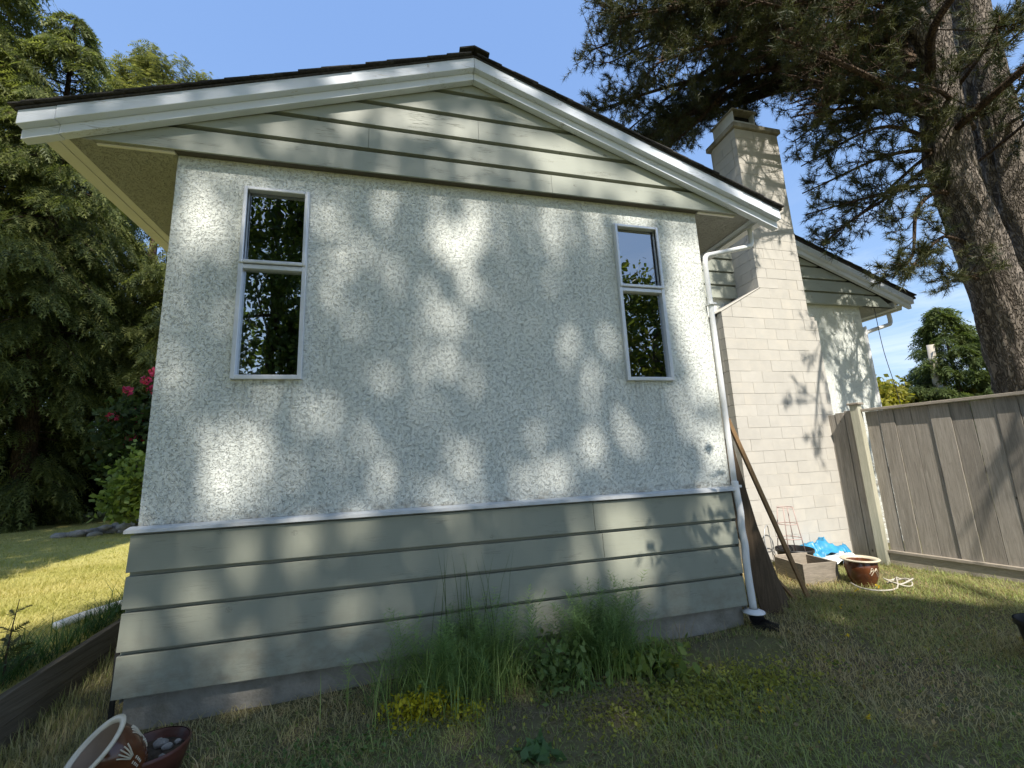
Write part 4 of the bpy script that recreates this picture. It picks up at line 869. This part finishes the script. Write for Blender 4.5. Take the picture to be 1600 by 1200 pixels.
LIMBS = [
 [(10.41, .66, 7.54), (9.71, .71, 7.64), (8.98, .72, 8.07), (8.52, .57, 8.36), (7.89, .5, 8.46), (7.14, .49, 8.46)],
 [(10.8, .83, 6.66), (9.82, .91, 6.45), (9.2, 1.6, 6.3), (8.6, 2.5, 6.2)],
 [(10.82, .88, 6.36), (10.37, 1.17, 6.03), (9.7, 1.52, 5.61), (9.29, 1.82, 5.25)],
 [(10.69, .97, 6.06), (9.71, 1.4, 5.93), (8.9, 2.0, 5.86), (8.3, 2.5, 5.9)],
 [(10.84, .86, 5.88), (10.26, .88, 5.46), (10.07, .97, 4.68), (9.75, 1.09, 4.4)],
 [(11.11, .95, 5.08), (10.53, .8, 4.95), (9.99, .8, 4.58), (9.75, .88, 4.35)],
 [(11.38, 1.0, 4.41), (10.97, .91, 4.34), (10.72, .89, 4.23)],
 [(10.36, .47, 9.17), (8.86, .75, 8.6), (7.09, 1.22, 7.94), (5.67, 1.57, 7.5), (5.2, 1.62, 7.44)],
 [(10.2, .36, 9.95), (8.14, .69, 9.38), (6.17, 1.0, 8.73), (5.0, 1.17, 8.53)],
 [(10.86, .77, 7.46), (9.84, 1.6, 7.76), (8.51, 2.57, 7.78), (7.47, 3.35, 7.31)],
 [(10.81, .68, 8.02), (10.28, 1.53, 8.64), (8.79, 2.48, 8.98), (7.04, 3.32, 9.12)],
 [(10.7, .58, 8.7), (10.23, 1.6, 9.46), (8.4, 2.53, 10.39), (7.01, 3.22, 10.85)],
 [(12.11, .88, 8.5), (11.65, .21, 8.24), (11.35, -.31, 8.08)],
 [(12.47, .98, 7.52), (10.76, .4, 7.35), (9.31, .01, 6.92)],
 [(10.86, .83, 6.61), (10.65, 1.91, 6.15), (10.49, 2.61, 5.98)],
 [(11.99, .73, 9.48), (9.7, .23, 8.57), (8.17, -.13, 8.08)],
 [(13.61, .98, 8.16), (12.58, .26, 7.83), (12.14, -.2, 7.53)],
 [(10.47, .48, 8.95), (10.0, 1.3, 8.07), (9.18, 2.04, 7.46), (8.86, 2.4, 7.11)],
 [(10.25, .43, 9.51), (9.06, 1.21, 9.76), (7.59, 2.32, 8.15), (6.74, 2.67, 7.44)],
 [(10.8, .79, 6.88), (9.61, .78, 6.87), (9.0, 1.7, 6.75), (8.5, 2.7, 6.7)],
 [(11.3, .9, 6.9), (10.2, -.9, 6.7), (9.2, -2.6, 6.3), (8.3, -4.4, 5.7)],
 [(12.6, 1.1, 6.9), (12.0, .2, 6.8), (11.2, -.3, 6.6)], [(13.2, 1.0, 7.6), (12.6, .1, 7.3), (11.9, -.4, 7.0)], [(12.0, .8, 8.2), (11.2, .0, 8.0), (10.4, -.5, 7.7)], [(12.9, .9, 8.8), (12.3, .0, 8.6), (11.8, -.5, 8.4)],
 [(10.9, .6, 8.0), (9.4, -.3, 7.6), (8.4, -1.4, 7.1), (7.9, -2.1, 6.7)]]
rs = np.random.default_rng(21)
for q in range(52):     # more limbs, reaching over the roof and round the crown
    z = rs.uniform(7.0, 11.5) if q % 4 else rs.uniform(10.5, 13); s0 = np.array([np.interp(z, [6.5, 9.2, 13.5], [11.0, 10.34, 9.4]), .6, z]); az = math.pi+rs.uniform(-.15, 1.0) if q % 4 else math.pi+rs.uniform(-1.6, .2)
    L = rs.uniform(3.0, 6.0)*(1.1-.05*(z-7)); d = np.array([math.cos(az), -math.sin(az), rs.uniform(-.16, .2)])
    LIMBS.append([tuple(s0), tuple(s0+d*L*.35+np.array([0, 0, .25])), tuple(s0+d*L*.7+np.array([0, 0, .15])), tuple(s0+d*L+np.array([0, 0, -.25]))])
TP, TD = [], []
def cutback(p): return (-1.2 < p[1] < 2.5) and p[2] < 8.05 and 1.88+5.55*(p[1]+3.8)/5.55 < p[0] < 2.15+6.75*(p[1]+3.8)/5.55      # the pine is kept off the chimney
for li, lp in enumerate(LIMBS):
    if li < 21 and lp[0][0] < 11.5: lp = [(lp[0][0]+.5, lp[0][1]+.02, lp[0][2]-.08)]+list(lp)
    p = smooth_path(lp, 8); kq = [i for i, q in enumerate(p) if cutback(q)]; p = p[:kq[0]] if kq and kq[0] > 3 else p
    ln = np.linalg.norm(np.diff(p, axis=0), axis=1).sum(); r0 = .13 if li == 0 else np.clip(.018*ln, .03, .09)
    b = MB().tube(p, np.linspace(r0, .012, len(p)), 7, caps=False); T = unit(np.gradient(p, axis=0))
    dens = 3.5 if li in (13, 21, 22, 23, 24) else 7.5 if li in (4, 5, 6) else 2.2 if li in (20, 25) else (9.5 if (li in (7, 8) or li >= 9) else 8)
    for q in range(int(ln*dens)+4):
        t = rs.uniform(.18, 1)**.8; i = min(int(t*(len(p)-1)), len(p)-2); o = p[i]+(p[i+1]-p[i])*rs.random()
        d = unit(T[i]*.55+rs.normal(size=3)*np.array([.7, .7, .5])+np.array([0, 0, .05])); sl_ = rs.uniform(.35, .95)*(1.15-.5*t)
        if li in (4, 5, 6): sl_ *= .65
        if cutback(o) or cutback(o+d*sl_): continue
        m = np.array([o, o+d*sl_*.5+np.array([0, 0, -.03]), o+d*sl_+np.array([0, 0, .04])]); b.tube(m, [.010, .007, .004], 3, caps=False)
        for w in range(rs.integers(4, 8)):
            f = rs.uniform(.35, 1); pt = o+d*sl_*f; dd = unit(d*.7+rs.normal(size=3)*.6+np.array([0, 0, .25])); e = pt+dd*rs.uniform(.06, .28)
            b.tube([pt, e], [.0045, .003], 3, caps=False); TP.append(e); TD.append(dd)
            if rs.random() < .5: TP.append(pt+(e-pt)*.5); TD.append(dd)
    b.build('limb', 'twig_bark', pine)
TP, TD = np.array(TP), np.array(TD); w_ = TP[:, 2]-(1.75-TP[:, 1])*TAN; sh = (TP[:, 1] < 1.75) & (TP[:, 0] > 7.5) & (TP[:, 0] < 8.8) & (w_ > 4.2) & (w_ < 7.6); keep = ~sh | (vnoise(np.stack([TP[:, 0]*4, w_*3, 0*w_], -1), 9) > .18); TP, TD = TP[keep], TD[keep]
n = len(TP); K = 24
dirs = unit(TD[:, None, :]*.75+rs.normal(size=(n, K, 3))*.72); ln = rs.uniform(.085, .14, (n, K, 1)); st = TP[:, None, :]-TD[:, None, :]*rs.uniform(0, .09, (n, K, 1))
sd = unit(np.cross(dirs, rs.normal(size=(n, K, 3))))*.0045
V = np.stack([st-sd, st+sd, st+dirs*ln], 2); mcol = rs.random((n, 1, 1)); nc = np.array((.042, .054, .024))*(1-mcol)+np.array((.105, .108, .042))*mcol
nc = np.broadcast_to(nc[:, :, None, :], (n, K, 3, 3)).reshape(-1, 3); trimesh('needles', V.reshape(-1, 3), np.arange(n*K*3).reshape(-1, 3), 'needle', pine, nc)
print('pine tufts', n)

# ------------------------------------------------------------------ tall trees behind the viewer (they dapple the wall and show in the window panes)
GA, GB = (.045, .075, .02), (.10, .14, .035)
broadleaf('maple_tree', 'tall spreading maple across the lawn that dapples the front wall', (3.0, -17.5, 0), (2.6, -16.5, 20.0), (5.7, 3.4, 6.8), 44000, .21, GA, GB, 81, .55, True, 120, spread=.22, solid=True)
broadleaf('maple_tree', 'tall maple left of the viewer that shades the lower cedars', (-11, -6, 0), (-9.2, -5.2, 14.5), (5.6, 2.8, 12), 46000, .24, GA, GB, 82, .5, True, 100, spread=.24, solid=True)
broadleaf('alder_tree', 'alder behind the lawn reflected with bright gaps in the left window', (-4.6, -19.5, 0), (-4.6, -19, 10.8), (4.8, 2.6, 8.8), 24000, .26, GA, GB, 83, .35, False, 70, spread=.16)
broadleaf('alder_tree', 'round alder whose top shows in the right window', (15.8, -17, 0), (15.8, -17, 6.8), (5.2, 3.2, 5.4), 16000, .26, GA, (.13, .15, .035), 84, .35, False, 70, spread=.18)
# a low maple bough near the right corner that throws crisp leaf shadows on the siding
bo = thing('maple_bough', 'low maple bough overhead that casts leaf shadows on the right siding', 'branch', (4.6, -4.4, 4.9)); rs = np.random.default_rng(9)
MB().tube(smooth_path([(5.8, -6.4, 5.9), (5.1, -4.6, 5.2), (4.6, -3.6, 4.9), (4.3, -3.1, 4.7)], 6), .02, 6).build('stem', 'leaf_tree_bark', bo, smooth=True)
P = np.concatenate([np.array([4.62, -3.3, 4.85])+rs.normal(size=(60, 3))*np.array([.22, .25, .16]), np.array([3.85, -3.15, 4.55])+rs.normal(size=(12, 3))*np.array([.1, .12, .2])])
V, Q, c = leaf_quads(P, .13, rs, GA, GB); trimesh('leaves', V, Q, 'leaf', bo, c, quads=True)

# ------------------------------------------------------------------ distant trees right of the house
conifer('dense_conifer', 'dense broad conifer behind the utility pole beyond the fence', (53.0, 24.6, 0), 14.6, 5.2, 170, 60, 91, (.045, .07, .022), (.12, .15, .05), lambda t: np.interp(t, [0, .3, .6, .85, 1], [1, .92, .58, .24, .03]), (-.5, 0), 1.0, .05, .15, group=None, rise=.45)
conifer('dense_conifer', 'smaller dark conifer between the broad one and the pine trunk', (66, 29, 0), 10.5, 4.4, 80, 50, 92, (.03, .05, .022), (.075, .10, .045), lambda t: np.interp(t, [0, .3, .6, .85, 1], [1, 1, .8, .42, .08]), (0, 0), .95, .05, .15, rise=.45)
for k, (x, y, r, lab) in enumerate(((46.5, 27.5, 3.0, 'leftmost rounded yellow-green shrub above the fence'), (51.3, 28.0, 3.2, 'yellow-green shrub in front of the broad conifer, by the pole'), (55.6, 23.6, 2.6, 'low yellow-green shrub right of the utility pole'), (41, 30, 3.2, 'yellow-green shrub half hidden behind the rear wing'))):
    broadleaf('yellow_shrub', lab, (x, y, 0), (x, y, 4.4), (r, 2, 2.9), 4600, .42, (.15, .16, .02), (.30, .27, .04), 95+k, 0, False, 46, 'yellow-green shrubs beyond the fence', cat='shrub')
# ------------------------------------------------------------------ grass
def blades(n, xr, yr, h, w, seed, colf, keep=None, seg=2, lean=.6):
    rs = np.random.default_rng(seed); x = rs.uniform(*xr, n); y = rs.uniform(*yr, n)
    if keep is not None: m = keep(x, y, rs); x, y = x[m], y[m]
    n = len(x); P = np.stack([x, y, gz(x, y)-.004], -1); a = rs.uniform(0, 6.283, n); d = np.stack([np.cos(a), np.sin(a), 0*a], -1)
    H = (h*rs.gamma(5, .2, n)*(1+.5*fbm(P*1.7, 3, 9)).clip(.35, 1.8))[:, None]; ln = d*H*rs.uniform(.1, lean, (n, 1))*1.3; sd = np.stack([-np.sin(a), np.cos(a), 0*a], -1)*w*rs.uniform(.6, 1.3, (n, 1))
    upv = np.array([0, 0, 1.])
    c = colf(P, rs)
    if seg == 2:
        m1 = P+upv*H*.6+ln*.35; tip = P+upv*H*.92+ln
        V = np.stack([P-sd, P+sd, m1+sd*.7, m1-sd*.7, tip], 1); T = np.arange(n)[:, None]*5+np.array([0, 1, 2, 0, 2, 3, 3, 2, 4]); T = T.reshape(-1, 3); k = 5
    else: V = np.stack([P-sd, P+sd, P+upv*H+ln], 1); T = np.arange(3*n).reshape(-1, 3); k = 3
    return V.reshape(-1, 3), T, np.repeat(c, k, 0)
def yardcol(P, rs):
    n = len(P); p = P*np.array([1, 1, 0]); d = fbm(p*.75, 4, 3)+.35*fbm(p*3, 2, 8); m = np.clip(.66+d*.75+rs.normal(size=n)*.22, 0, 1)[:, None]
    g = np.array((.35, .40, .14))*(1-rs.random((n, 1))*.45); br = np.array((.55, .46, .26))*(1-rs.random((n, 1))*.4)
    return g*m+br*(1-m)
def join(parts):
    V, T, Cc = [], [], []; o = 0
    for v, t, c in parts: V.append(v); T.append(t+o); Cc.append(c); o += len(v)
    return np.concatenate(V), np.concatenate(T), np.concatenate(Cc)
def infront(x, y, rs):
    d = np.stack([x-1.881, y+3.8], -1); az = np.degrees(np.arctan2(d[:, 0], d[:, 1])); r = np.hypot(*d.T)
    house_ = (y > -.02) & (x < 5.08); bare = fbm(np.stack([x*1.1, y*1.1, 0*x], -1), 3, 14) > .75
    dirt = ((x-4.55)/.55)**2+((y+.42)/.28)**2 < 1
    edge = (x > -.59) & (x < 8.72-.21*(y-1.32)) 
    chim_ = (y > 1.7) & (x > 6.8)
    return (az > -40) & (az < 70) & (r > 1.0) & ~house_ & edge & ~chim_ & ~(bare & (rs.random(len(x)) < .6)) & ~(dirt & (rs.random(len(x)) < .85)) & (rs.random(len(x)) < np.clip(1.5-.11*r, .5, 1))
def pathkeep(x, y, rs): return (x > -.595) & (x < -.02)
parts = [blades(200000, (-.6, 9.2), (-3.2, 1.75), .037, .0028, 1, yardcol, infront, 2, 1.6), blades(9000, (-.6, 0), (-1.5, 3), .07, .0025, 2, yardcol, pathkeep)]
def straw(P, rs): return np.array((.42, .33, .17))*rs.uniform(.5, 1.1, (len(P), 1))
parts.append(blades(14000, (5.2, 8.6), (-.9, 1.7), .05, .0022, 3, straw, lambda x, y, rs: infront(x, y, rs) & (rs.random(len(x)) < np.clip((x-5.6)/2.4, .1, 1)*np.clip((y+1.1)/1.2, 0, 1)), lean=2.4))
parts.append(blades(9000, (-.5, 6.5), (-2.6, 0), .045, .002, 4, straw, lambda x, y, rs: infront(x, y, rs) & (fbm(np.stack([x*.9, y*.9, 0*x], -1), 3, 22) > .15), lean=2.2))
V, T, c = join(parts); tag(trimesh('yard_grass', V, T, 'grass_blade', None, c), 'short patchy green and brown grass in front of the house', 'grass', kind='stuff')
def lawncol(P, rs):
    n = len(P); m = np.clip(.5+.5*fbm(P*np.array([.5, 2.2, 0]), 3, 31)+rs.normal(size=n)*.2, 0, 1)[:, None]
    return np.array((.36, .35, .10))*m+np.array((.52, .46, .19))*(1-m)
lk = lambda x, y, rs: (x < -.67-.0*y) & (x > -2.8-.85*(y+1)) & (rs.random(len(x)) < np.clip(1.25-.085*y, .25, 1))
parts = [blades(180000, (-11.5, -.67), (-1.8, 11.6), .03, .005, 5, lawncol, lk, 1, 1.6), blades(60000, (-4, -.67), (-.3, 4.5), .032, .0035, 6, lawncol, lk, 1, 1.6)]
V, T, c = join(parts); tag(trimesh('lawn_grass', V, T, 'grass_blade', None, c), 'mown yellow-green lawn beyond the timber edging on the left', 'grass', kind='stuff')
def tuftcol(P, rs): n = len(P); return np.array((.06, .115, .03))*rs.uniform(.6, 1.35, (n, 1))
V, T, c = join([blades(5200, (-1.45, -.68), (-.35, 2.2), .17, .0035, 7, tuftcol, lambda x, y, rs: (x > -.98+.1*rs.random(len(x))) & ((x > -.84) | (y < .9)), lean=1.2)])
tag(trimesh('long_grass', V, T, 'grass_blade', None, c), 'long unmown green grass along the timber edging', 'grass', kind='stuff')

# ------------------------------------------------------------------ weeds along the foundation
def arcs(base, n, spread, h, w, seed, colA, colB, lean=.5):
    rs = np.random.default_rng(seed); bx = np.array(base)+rs.normal(size=(n, 3))*np.array([spread, spread*.45, 0]); bx[:, 2] = gz(bx[:, 0], bx[:, 1])
    a = rs.uniform(0, 6.28, n); d = np.stack([np.cos(a), np.sin(a)*.7, 0*a], -1); H = (h*rs.uniform(.45, 1.1, n))[:, None]; L = H*rs.uniform(.1, lean, (n, 1)); sd = np.stack([-np.sin(a), np.cos(a), 0*a], -1)*w; U = np.array([0, 0, 1.])
    rows = [bx]; 
    for t in (.35, .7, 1): rows.append(bx+U*H*(t-.25*lean*t*t)+d*L*t*t)
    V = np.stack([rows[0]-sd, rows[0]+sd, rows[1]-sd*.9, rows[1]+sd*.9, rows[2]-sd*.6, rows[2]+sd*.6, rows[3]], 1)
    V[:, :, 1] = np.minimum(V[:, :, 1], -.07)
    T = (np.arange(n)[:, None]*7+np.array([0, 1, 3, 0, 3, 2, 2, 3, 5, 2, 5, 4, 4, 5, 6])).reshape(-1, 3); m = rs.random((n, 1)); c = np.asarray(colA)*(1-m)+np.asarray(colB)*m
    return V.reshape(-1, 3), T, np.repeat(c, 7, 0)
def horsetails(base, n, spread, h, seed, colA, colB):
    rs = np.random.default_rng(seed); out = []
    for i in range(n):
        b = np.array(base)+rs.normal(size=3)*np.array([spread, spread*.4, 0]); b[1] = min(b[1], -.12); b[2] = float(gz(b[0], b[1])); hh = h*rs.uniform(.3, 1.15); ln = rs.normal(size=3)*.12; ln[2] = 0; ln[1] = -abs(ln[1])*.7
        nw = int(hh/.028); z = np.linspace(.12, 1, nw); node = b+np.stack([0*z, 0*z, z*hh], -1)+ln*(z**2)[:, None]*hh*2; K = 7
        L = hh*.28*np.sin(np.clip(1.08-z, 0, 1)*2.2)[:, None, None]*rs.uniform(.7, 1.2, (nw, K, 1))+.02; a = rs.uniform(0, 6.28, (nw, K)); d = np.stack([np.cos(a), np.sin(a), 0*a+.55], -1); tip = node[:, None]+d*L-np.array([0, 0, 1])*L*.25; tip[..., 1] = np.minimum(tip[..., 1], -.068)
        s = np.stack([-np.sin(a), np.cos(a), 0*a], -1)*.0021; V = np.stack([np.broadcast_to(node[:, None], tip.shape)-s, np.broadcast_to(node[:, None], tip.shape)+s, tip], 2).reshape(-1, 3)
        st = np.array([(-.0016, 0, 0), (.0016, 0, 0)]); SV = np.concatenate([b+st, node[-1]+st*.3]); m = rs.random()**1.5*1.3; c = np.asarray(colA)*(1-m)+np.asarray(colB)*m
        V = np.concatenate([V, SV]); k = len(V)-4; T = np.concatenate([np.arange(k).reshape(-1, 3), [[k, k+1, k+3], [k, k+3, k+2]]]); out.append((V, T, np.broadcast_to(c, (len(V), 3))))
    return join(out)
GH1, GH2 = (.13, .22, .075), (.30, .42, .15)
h1 = thing('horsetail_clump', 'big feathery green horsetail and rush clump left of centre by the siding', 'plant', (2.25, -.35, 0))
V, T, c = join([horsetails((2.3, -.28, 0), 110, .27, .56, 101, GH1, GH2), arcs((2.25, -.36, 0), 460, .28, .52, .0034, 102, (.19, .27, .08), (.36, .44, .15), .9)]); trimesh('foliage', V, T, 'grass_blade', h1, c)
V, T, c = arcs((2.38, -.22, 0), 52, .15, 1.0, .0036, 103, (.07, .11, .04), (.13, .17, .06), .22); trimesh('rush_stems', V, T, 'grass_blade', h1, c)
h2 = thing('horsetail_clump', 'feathery green horsetail clump right of centre below the sunlit siding', 'plant', (3.4, -.35, 0))
V, T, c = join([horsetails((3.45, -.27, 0), 90, .22, .58, 111, GH1, GH2), arcs((3.42, -.37, 0), 260, .26, .44, .0034, 112, (.16, .25, .075), (.3, .40, .12), .9)]); trimesh('foliage', V, T, 'grass_blade', h2, c)
for k, (x, y, n, h, lab) in enumerate(((1.78, -.18, 14, .5, 'thin dark grass stalks left of the big horsetail clump'), (2.95, -.2, 16, .48, 'dark seeding grass stalks between the two horsetail clumps'), (4.2, -.22, 14, .36, 'bent dry stalks in front of the concrete near the downspout'), (4.35, -.55, 12, .4, 'pale dry stalks leaning over the bare soil'))):
    V, T, c = arcs((x, y, 0), n, .07, h, .002, 120+k, (.07, .08, .03) if k < 2 else (.25, .2, .11), (.1, .1, .05) if k < 2 else (.4, .33, .2), .8); o = trimesh('grass_stalks', V, T, 'grass_blade', None, c); tag(o, lab, 'plant', 'grass stalks along the foundation')
def leafy(name, label, centre, spread, n, leaf, colA, colB, seed, height=.2, cat='plant', kind=None, group=None):
    rs = np.random.default_rng(seed); P = np.array(centre)+rs.normal(size=(n, 3))*np.array([*spread, 0]); P[:, 1] = np.minimum(P[:, 1], -.12); P[:, 2] = gz(P[:, 0], P[:, 1])+rs.random(n)**1.3*height+.01
    V, Q, c = leaf_quads(P, leaf, rs, colA, colB, 1.2)
    if kind: return tag(trimesh(name, V, Q, 'leaf', None, c, quads=True), label, cat, group, kind)
    z0 = float(gz(centre[0], centre[1])); root = thing(name, label, cat, (centre[0], centre[1], z0), group); trimesh('foliage', V, Q, 'leaf', root, c, quads=True)
    b = MB(); hub = np.array([centre[0], centre[1], z0-.01])
    for p in P[:26]: b.tube([hub+(p-hub)*np.array([.35, .35, 0]), p], [.0025, .0012], 4, caps=False)
    b.build('stems', 'stake_wood' if 'stonecrop' in name else 'green_stem', root); return root
leafy('stonecrop', 'mound of bright yellow stonecrop in front of the left horsetail clump', (2.0, -.52, 0), (.12, .07), 900, .026, (.42, .38, .025), (.62, .52, .04), 131, .13)
leafy('stonecrop', 'small yellow stonecrop sprawl right of the bright yellow mound', (2.28, -.64, 0), (.09, .05), 300, .024, (.36, .36, .04), (.55, .48, .05), 132, .06)
leafy('mint_plant', 'leafy grey-green mint-like weed at the front of the right horsetail clump', (3.0, -.42, 0), (.15, .1), 420, .05, (.12, .19, .07), (.24, .31, .11), 133, .3)
leafy('broad_weed', 'broad-leaved green weed right of the right horsetail clump', (3.75, -.45, 0), (.18, .1), 260, .075, (.13, .19, .055), (.27, .31, .08), 134, .16)
leafy('creeping_weed', 'low yellow-green creeping ground cover near the bare soil', (3.95, -.85, 0), (.5, .16), 2600, .028, (.22, .24, .05), (.40, .38, .08), 135, .035, 'ground cover', 'stuff')
leafy('creeping_weed', 'scattered yellow-green ground cover across the front lawn', (3.6, -1.2, 0), (1.1, .3), 900, .02, (.2, .23, .05), (.36, .35, .08), 136, .02, 'ground cover', 'stuff')
leafy('clover', 'dark green clover patch in the grass near the left end of the wall', (1.3, -.75, 0), (.35, .12), 800, .024, (.09, .16, .05), (.18, .26, .09), 137, .03, 'ground cover', 'stuff')
leafy('dock_weed', 'flat dark green rosette weed in the front grass', (2.65, -1.05, 0), (.06, .05), 40, .08, (.09, .17, .07), (.14, .23, .1), 138, .03)
V, T, c = join([arcs((3.3, -.74, 0), 420, .2, .12, .0018, 141, (.22, .17, .11), (.38, .31, .22), 3.2), arcs((2.35, -.62, 0), 260, .16, .10, .0018, 142, (.2, .16, .11), (.34, .28, .2), 3.0), arcs((3.0, -.78, 0), 200, .25, .07, .0018, 143, (.2, .16, .11), (.34, .28, .2), 3.5)])
tag(trimesh('dead_grass', V, T, 'grass_blade', None, c), 'matted dead grass in front of the horsetail clumps', 'grass', kind='stuff')
rs = np.random.default_rng(76); n = 5200; x = rs.uniform(.3, 7.6, n); y = rs.uniform(-2.9, .9, n); m = infront(x, y, rs) & (fbm(np.stack([x*1.3, y*1.3, 0*x], -1), 3, 41) > -.1); P = np.stack([x, y, gz(x, y)+.012+rs.random(n)*.02], -1)[m]
V, Q, c = leaf_quads(P, .026, rs, (.11, .17, .05), (.22, .27, .09), 1.6); tag(trimesh('lawn_weeds', V, Q, 'leaf', None, c, quads=True), 'small broad-leaved weeds mixed into the front lawn', 'ground cover', kind='stuff')
n = 1300; x = rs.uniform(.3, 7.8, n); y = rs.uniform(-2.9, 1.2, n); m = infront(x, y, rs); P = np.stack([x, y, gz(x, y)+.02+rs.random(n)*.015], -1)[m]
V, Q, c = leaf_quads(P, .03, rs, (.20, .13, .07), (.45, .36, .22), 1.6); tag(trimesh('dead_leaves', V, Q, 'leaf', None, c, quads=True), 'dry brown leaves scattered over the front lawn', 'leaf litter', kind='stuff')
rs = np.random.default_rng(77)
BL_ = ['tiny yellow buttercup in the grass between the wooden stake and the glazed pot', 'tiny yellow buttercup in the grass below the drain pipe', 'tiny yellow buttercup beside the yellow-green ground cover, nearer the house', 'tiny yellow buttercup at the lower edge of the yellow-green ground cover', 'tiny yellow buttercup right of the ground cover in mid lawn', 'tiny yellow buttercup nearest the viewer at the right', 'tiny yellow buttercup just left of the glazed pot', 'tiny yellow buttercup near the black pot at the right edge', 'tiny yellow buttercup at the foot of the glazed pot']
for k, (x, y) in enumerate(((6.1, -.13), (5.55, -.62), (4.33, -1.02), (4.1, -1.19), (4.65, -1.45), (5.75, -1.75), (6.7, .18), (6.25, -1.6), (7.05, .2))):
    z = float(gz(x, y)); P = np.array([x, y, z+.05])+rs.normal(size=(7, 3))*.008; V, Q, c = leaf_quads(P, .022, rs, (.55, .40, .02), (.7, .5, .03), 2)
    o = trimesh('buttercup', V, Q, 'petal', None, c, quads=True); tag(o, BL_[k], 'flower', 'buttercups in the grass')
print('tris', sum(len(o.data.loops)-2*len(o.data.polygons) for o in bpy.data.objects if o.type == 'MESH'), 'objects', len(bpy.data.objects))
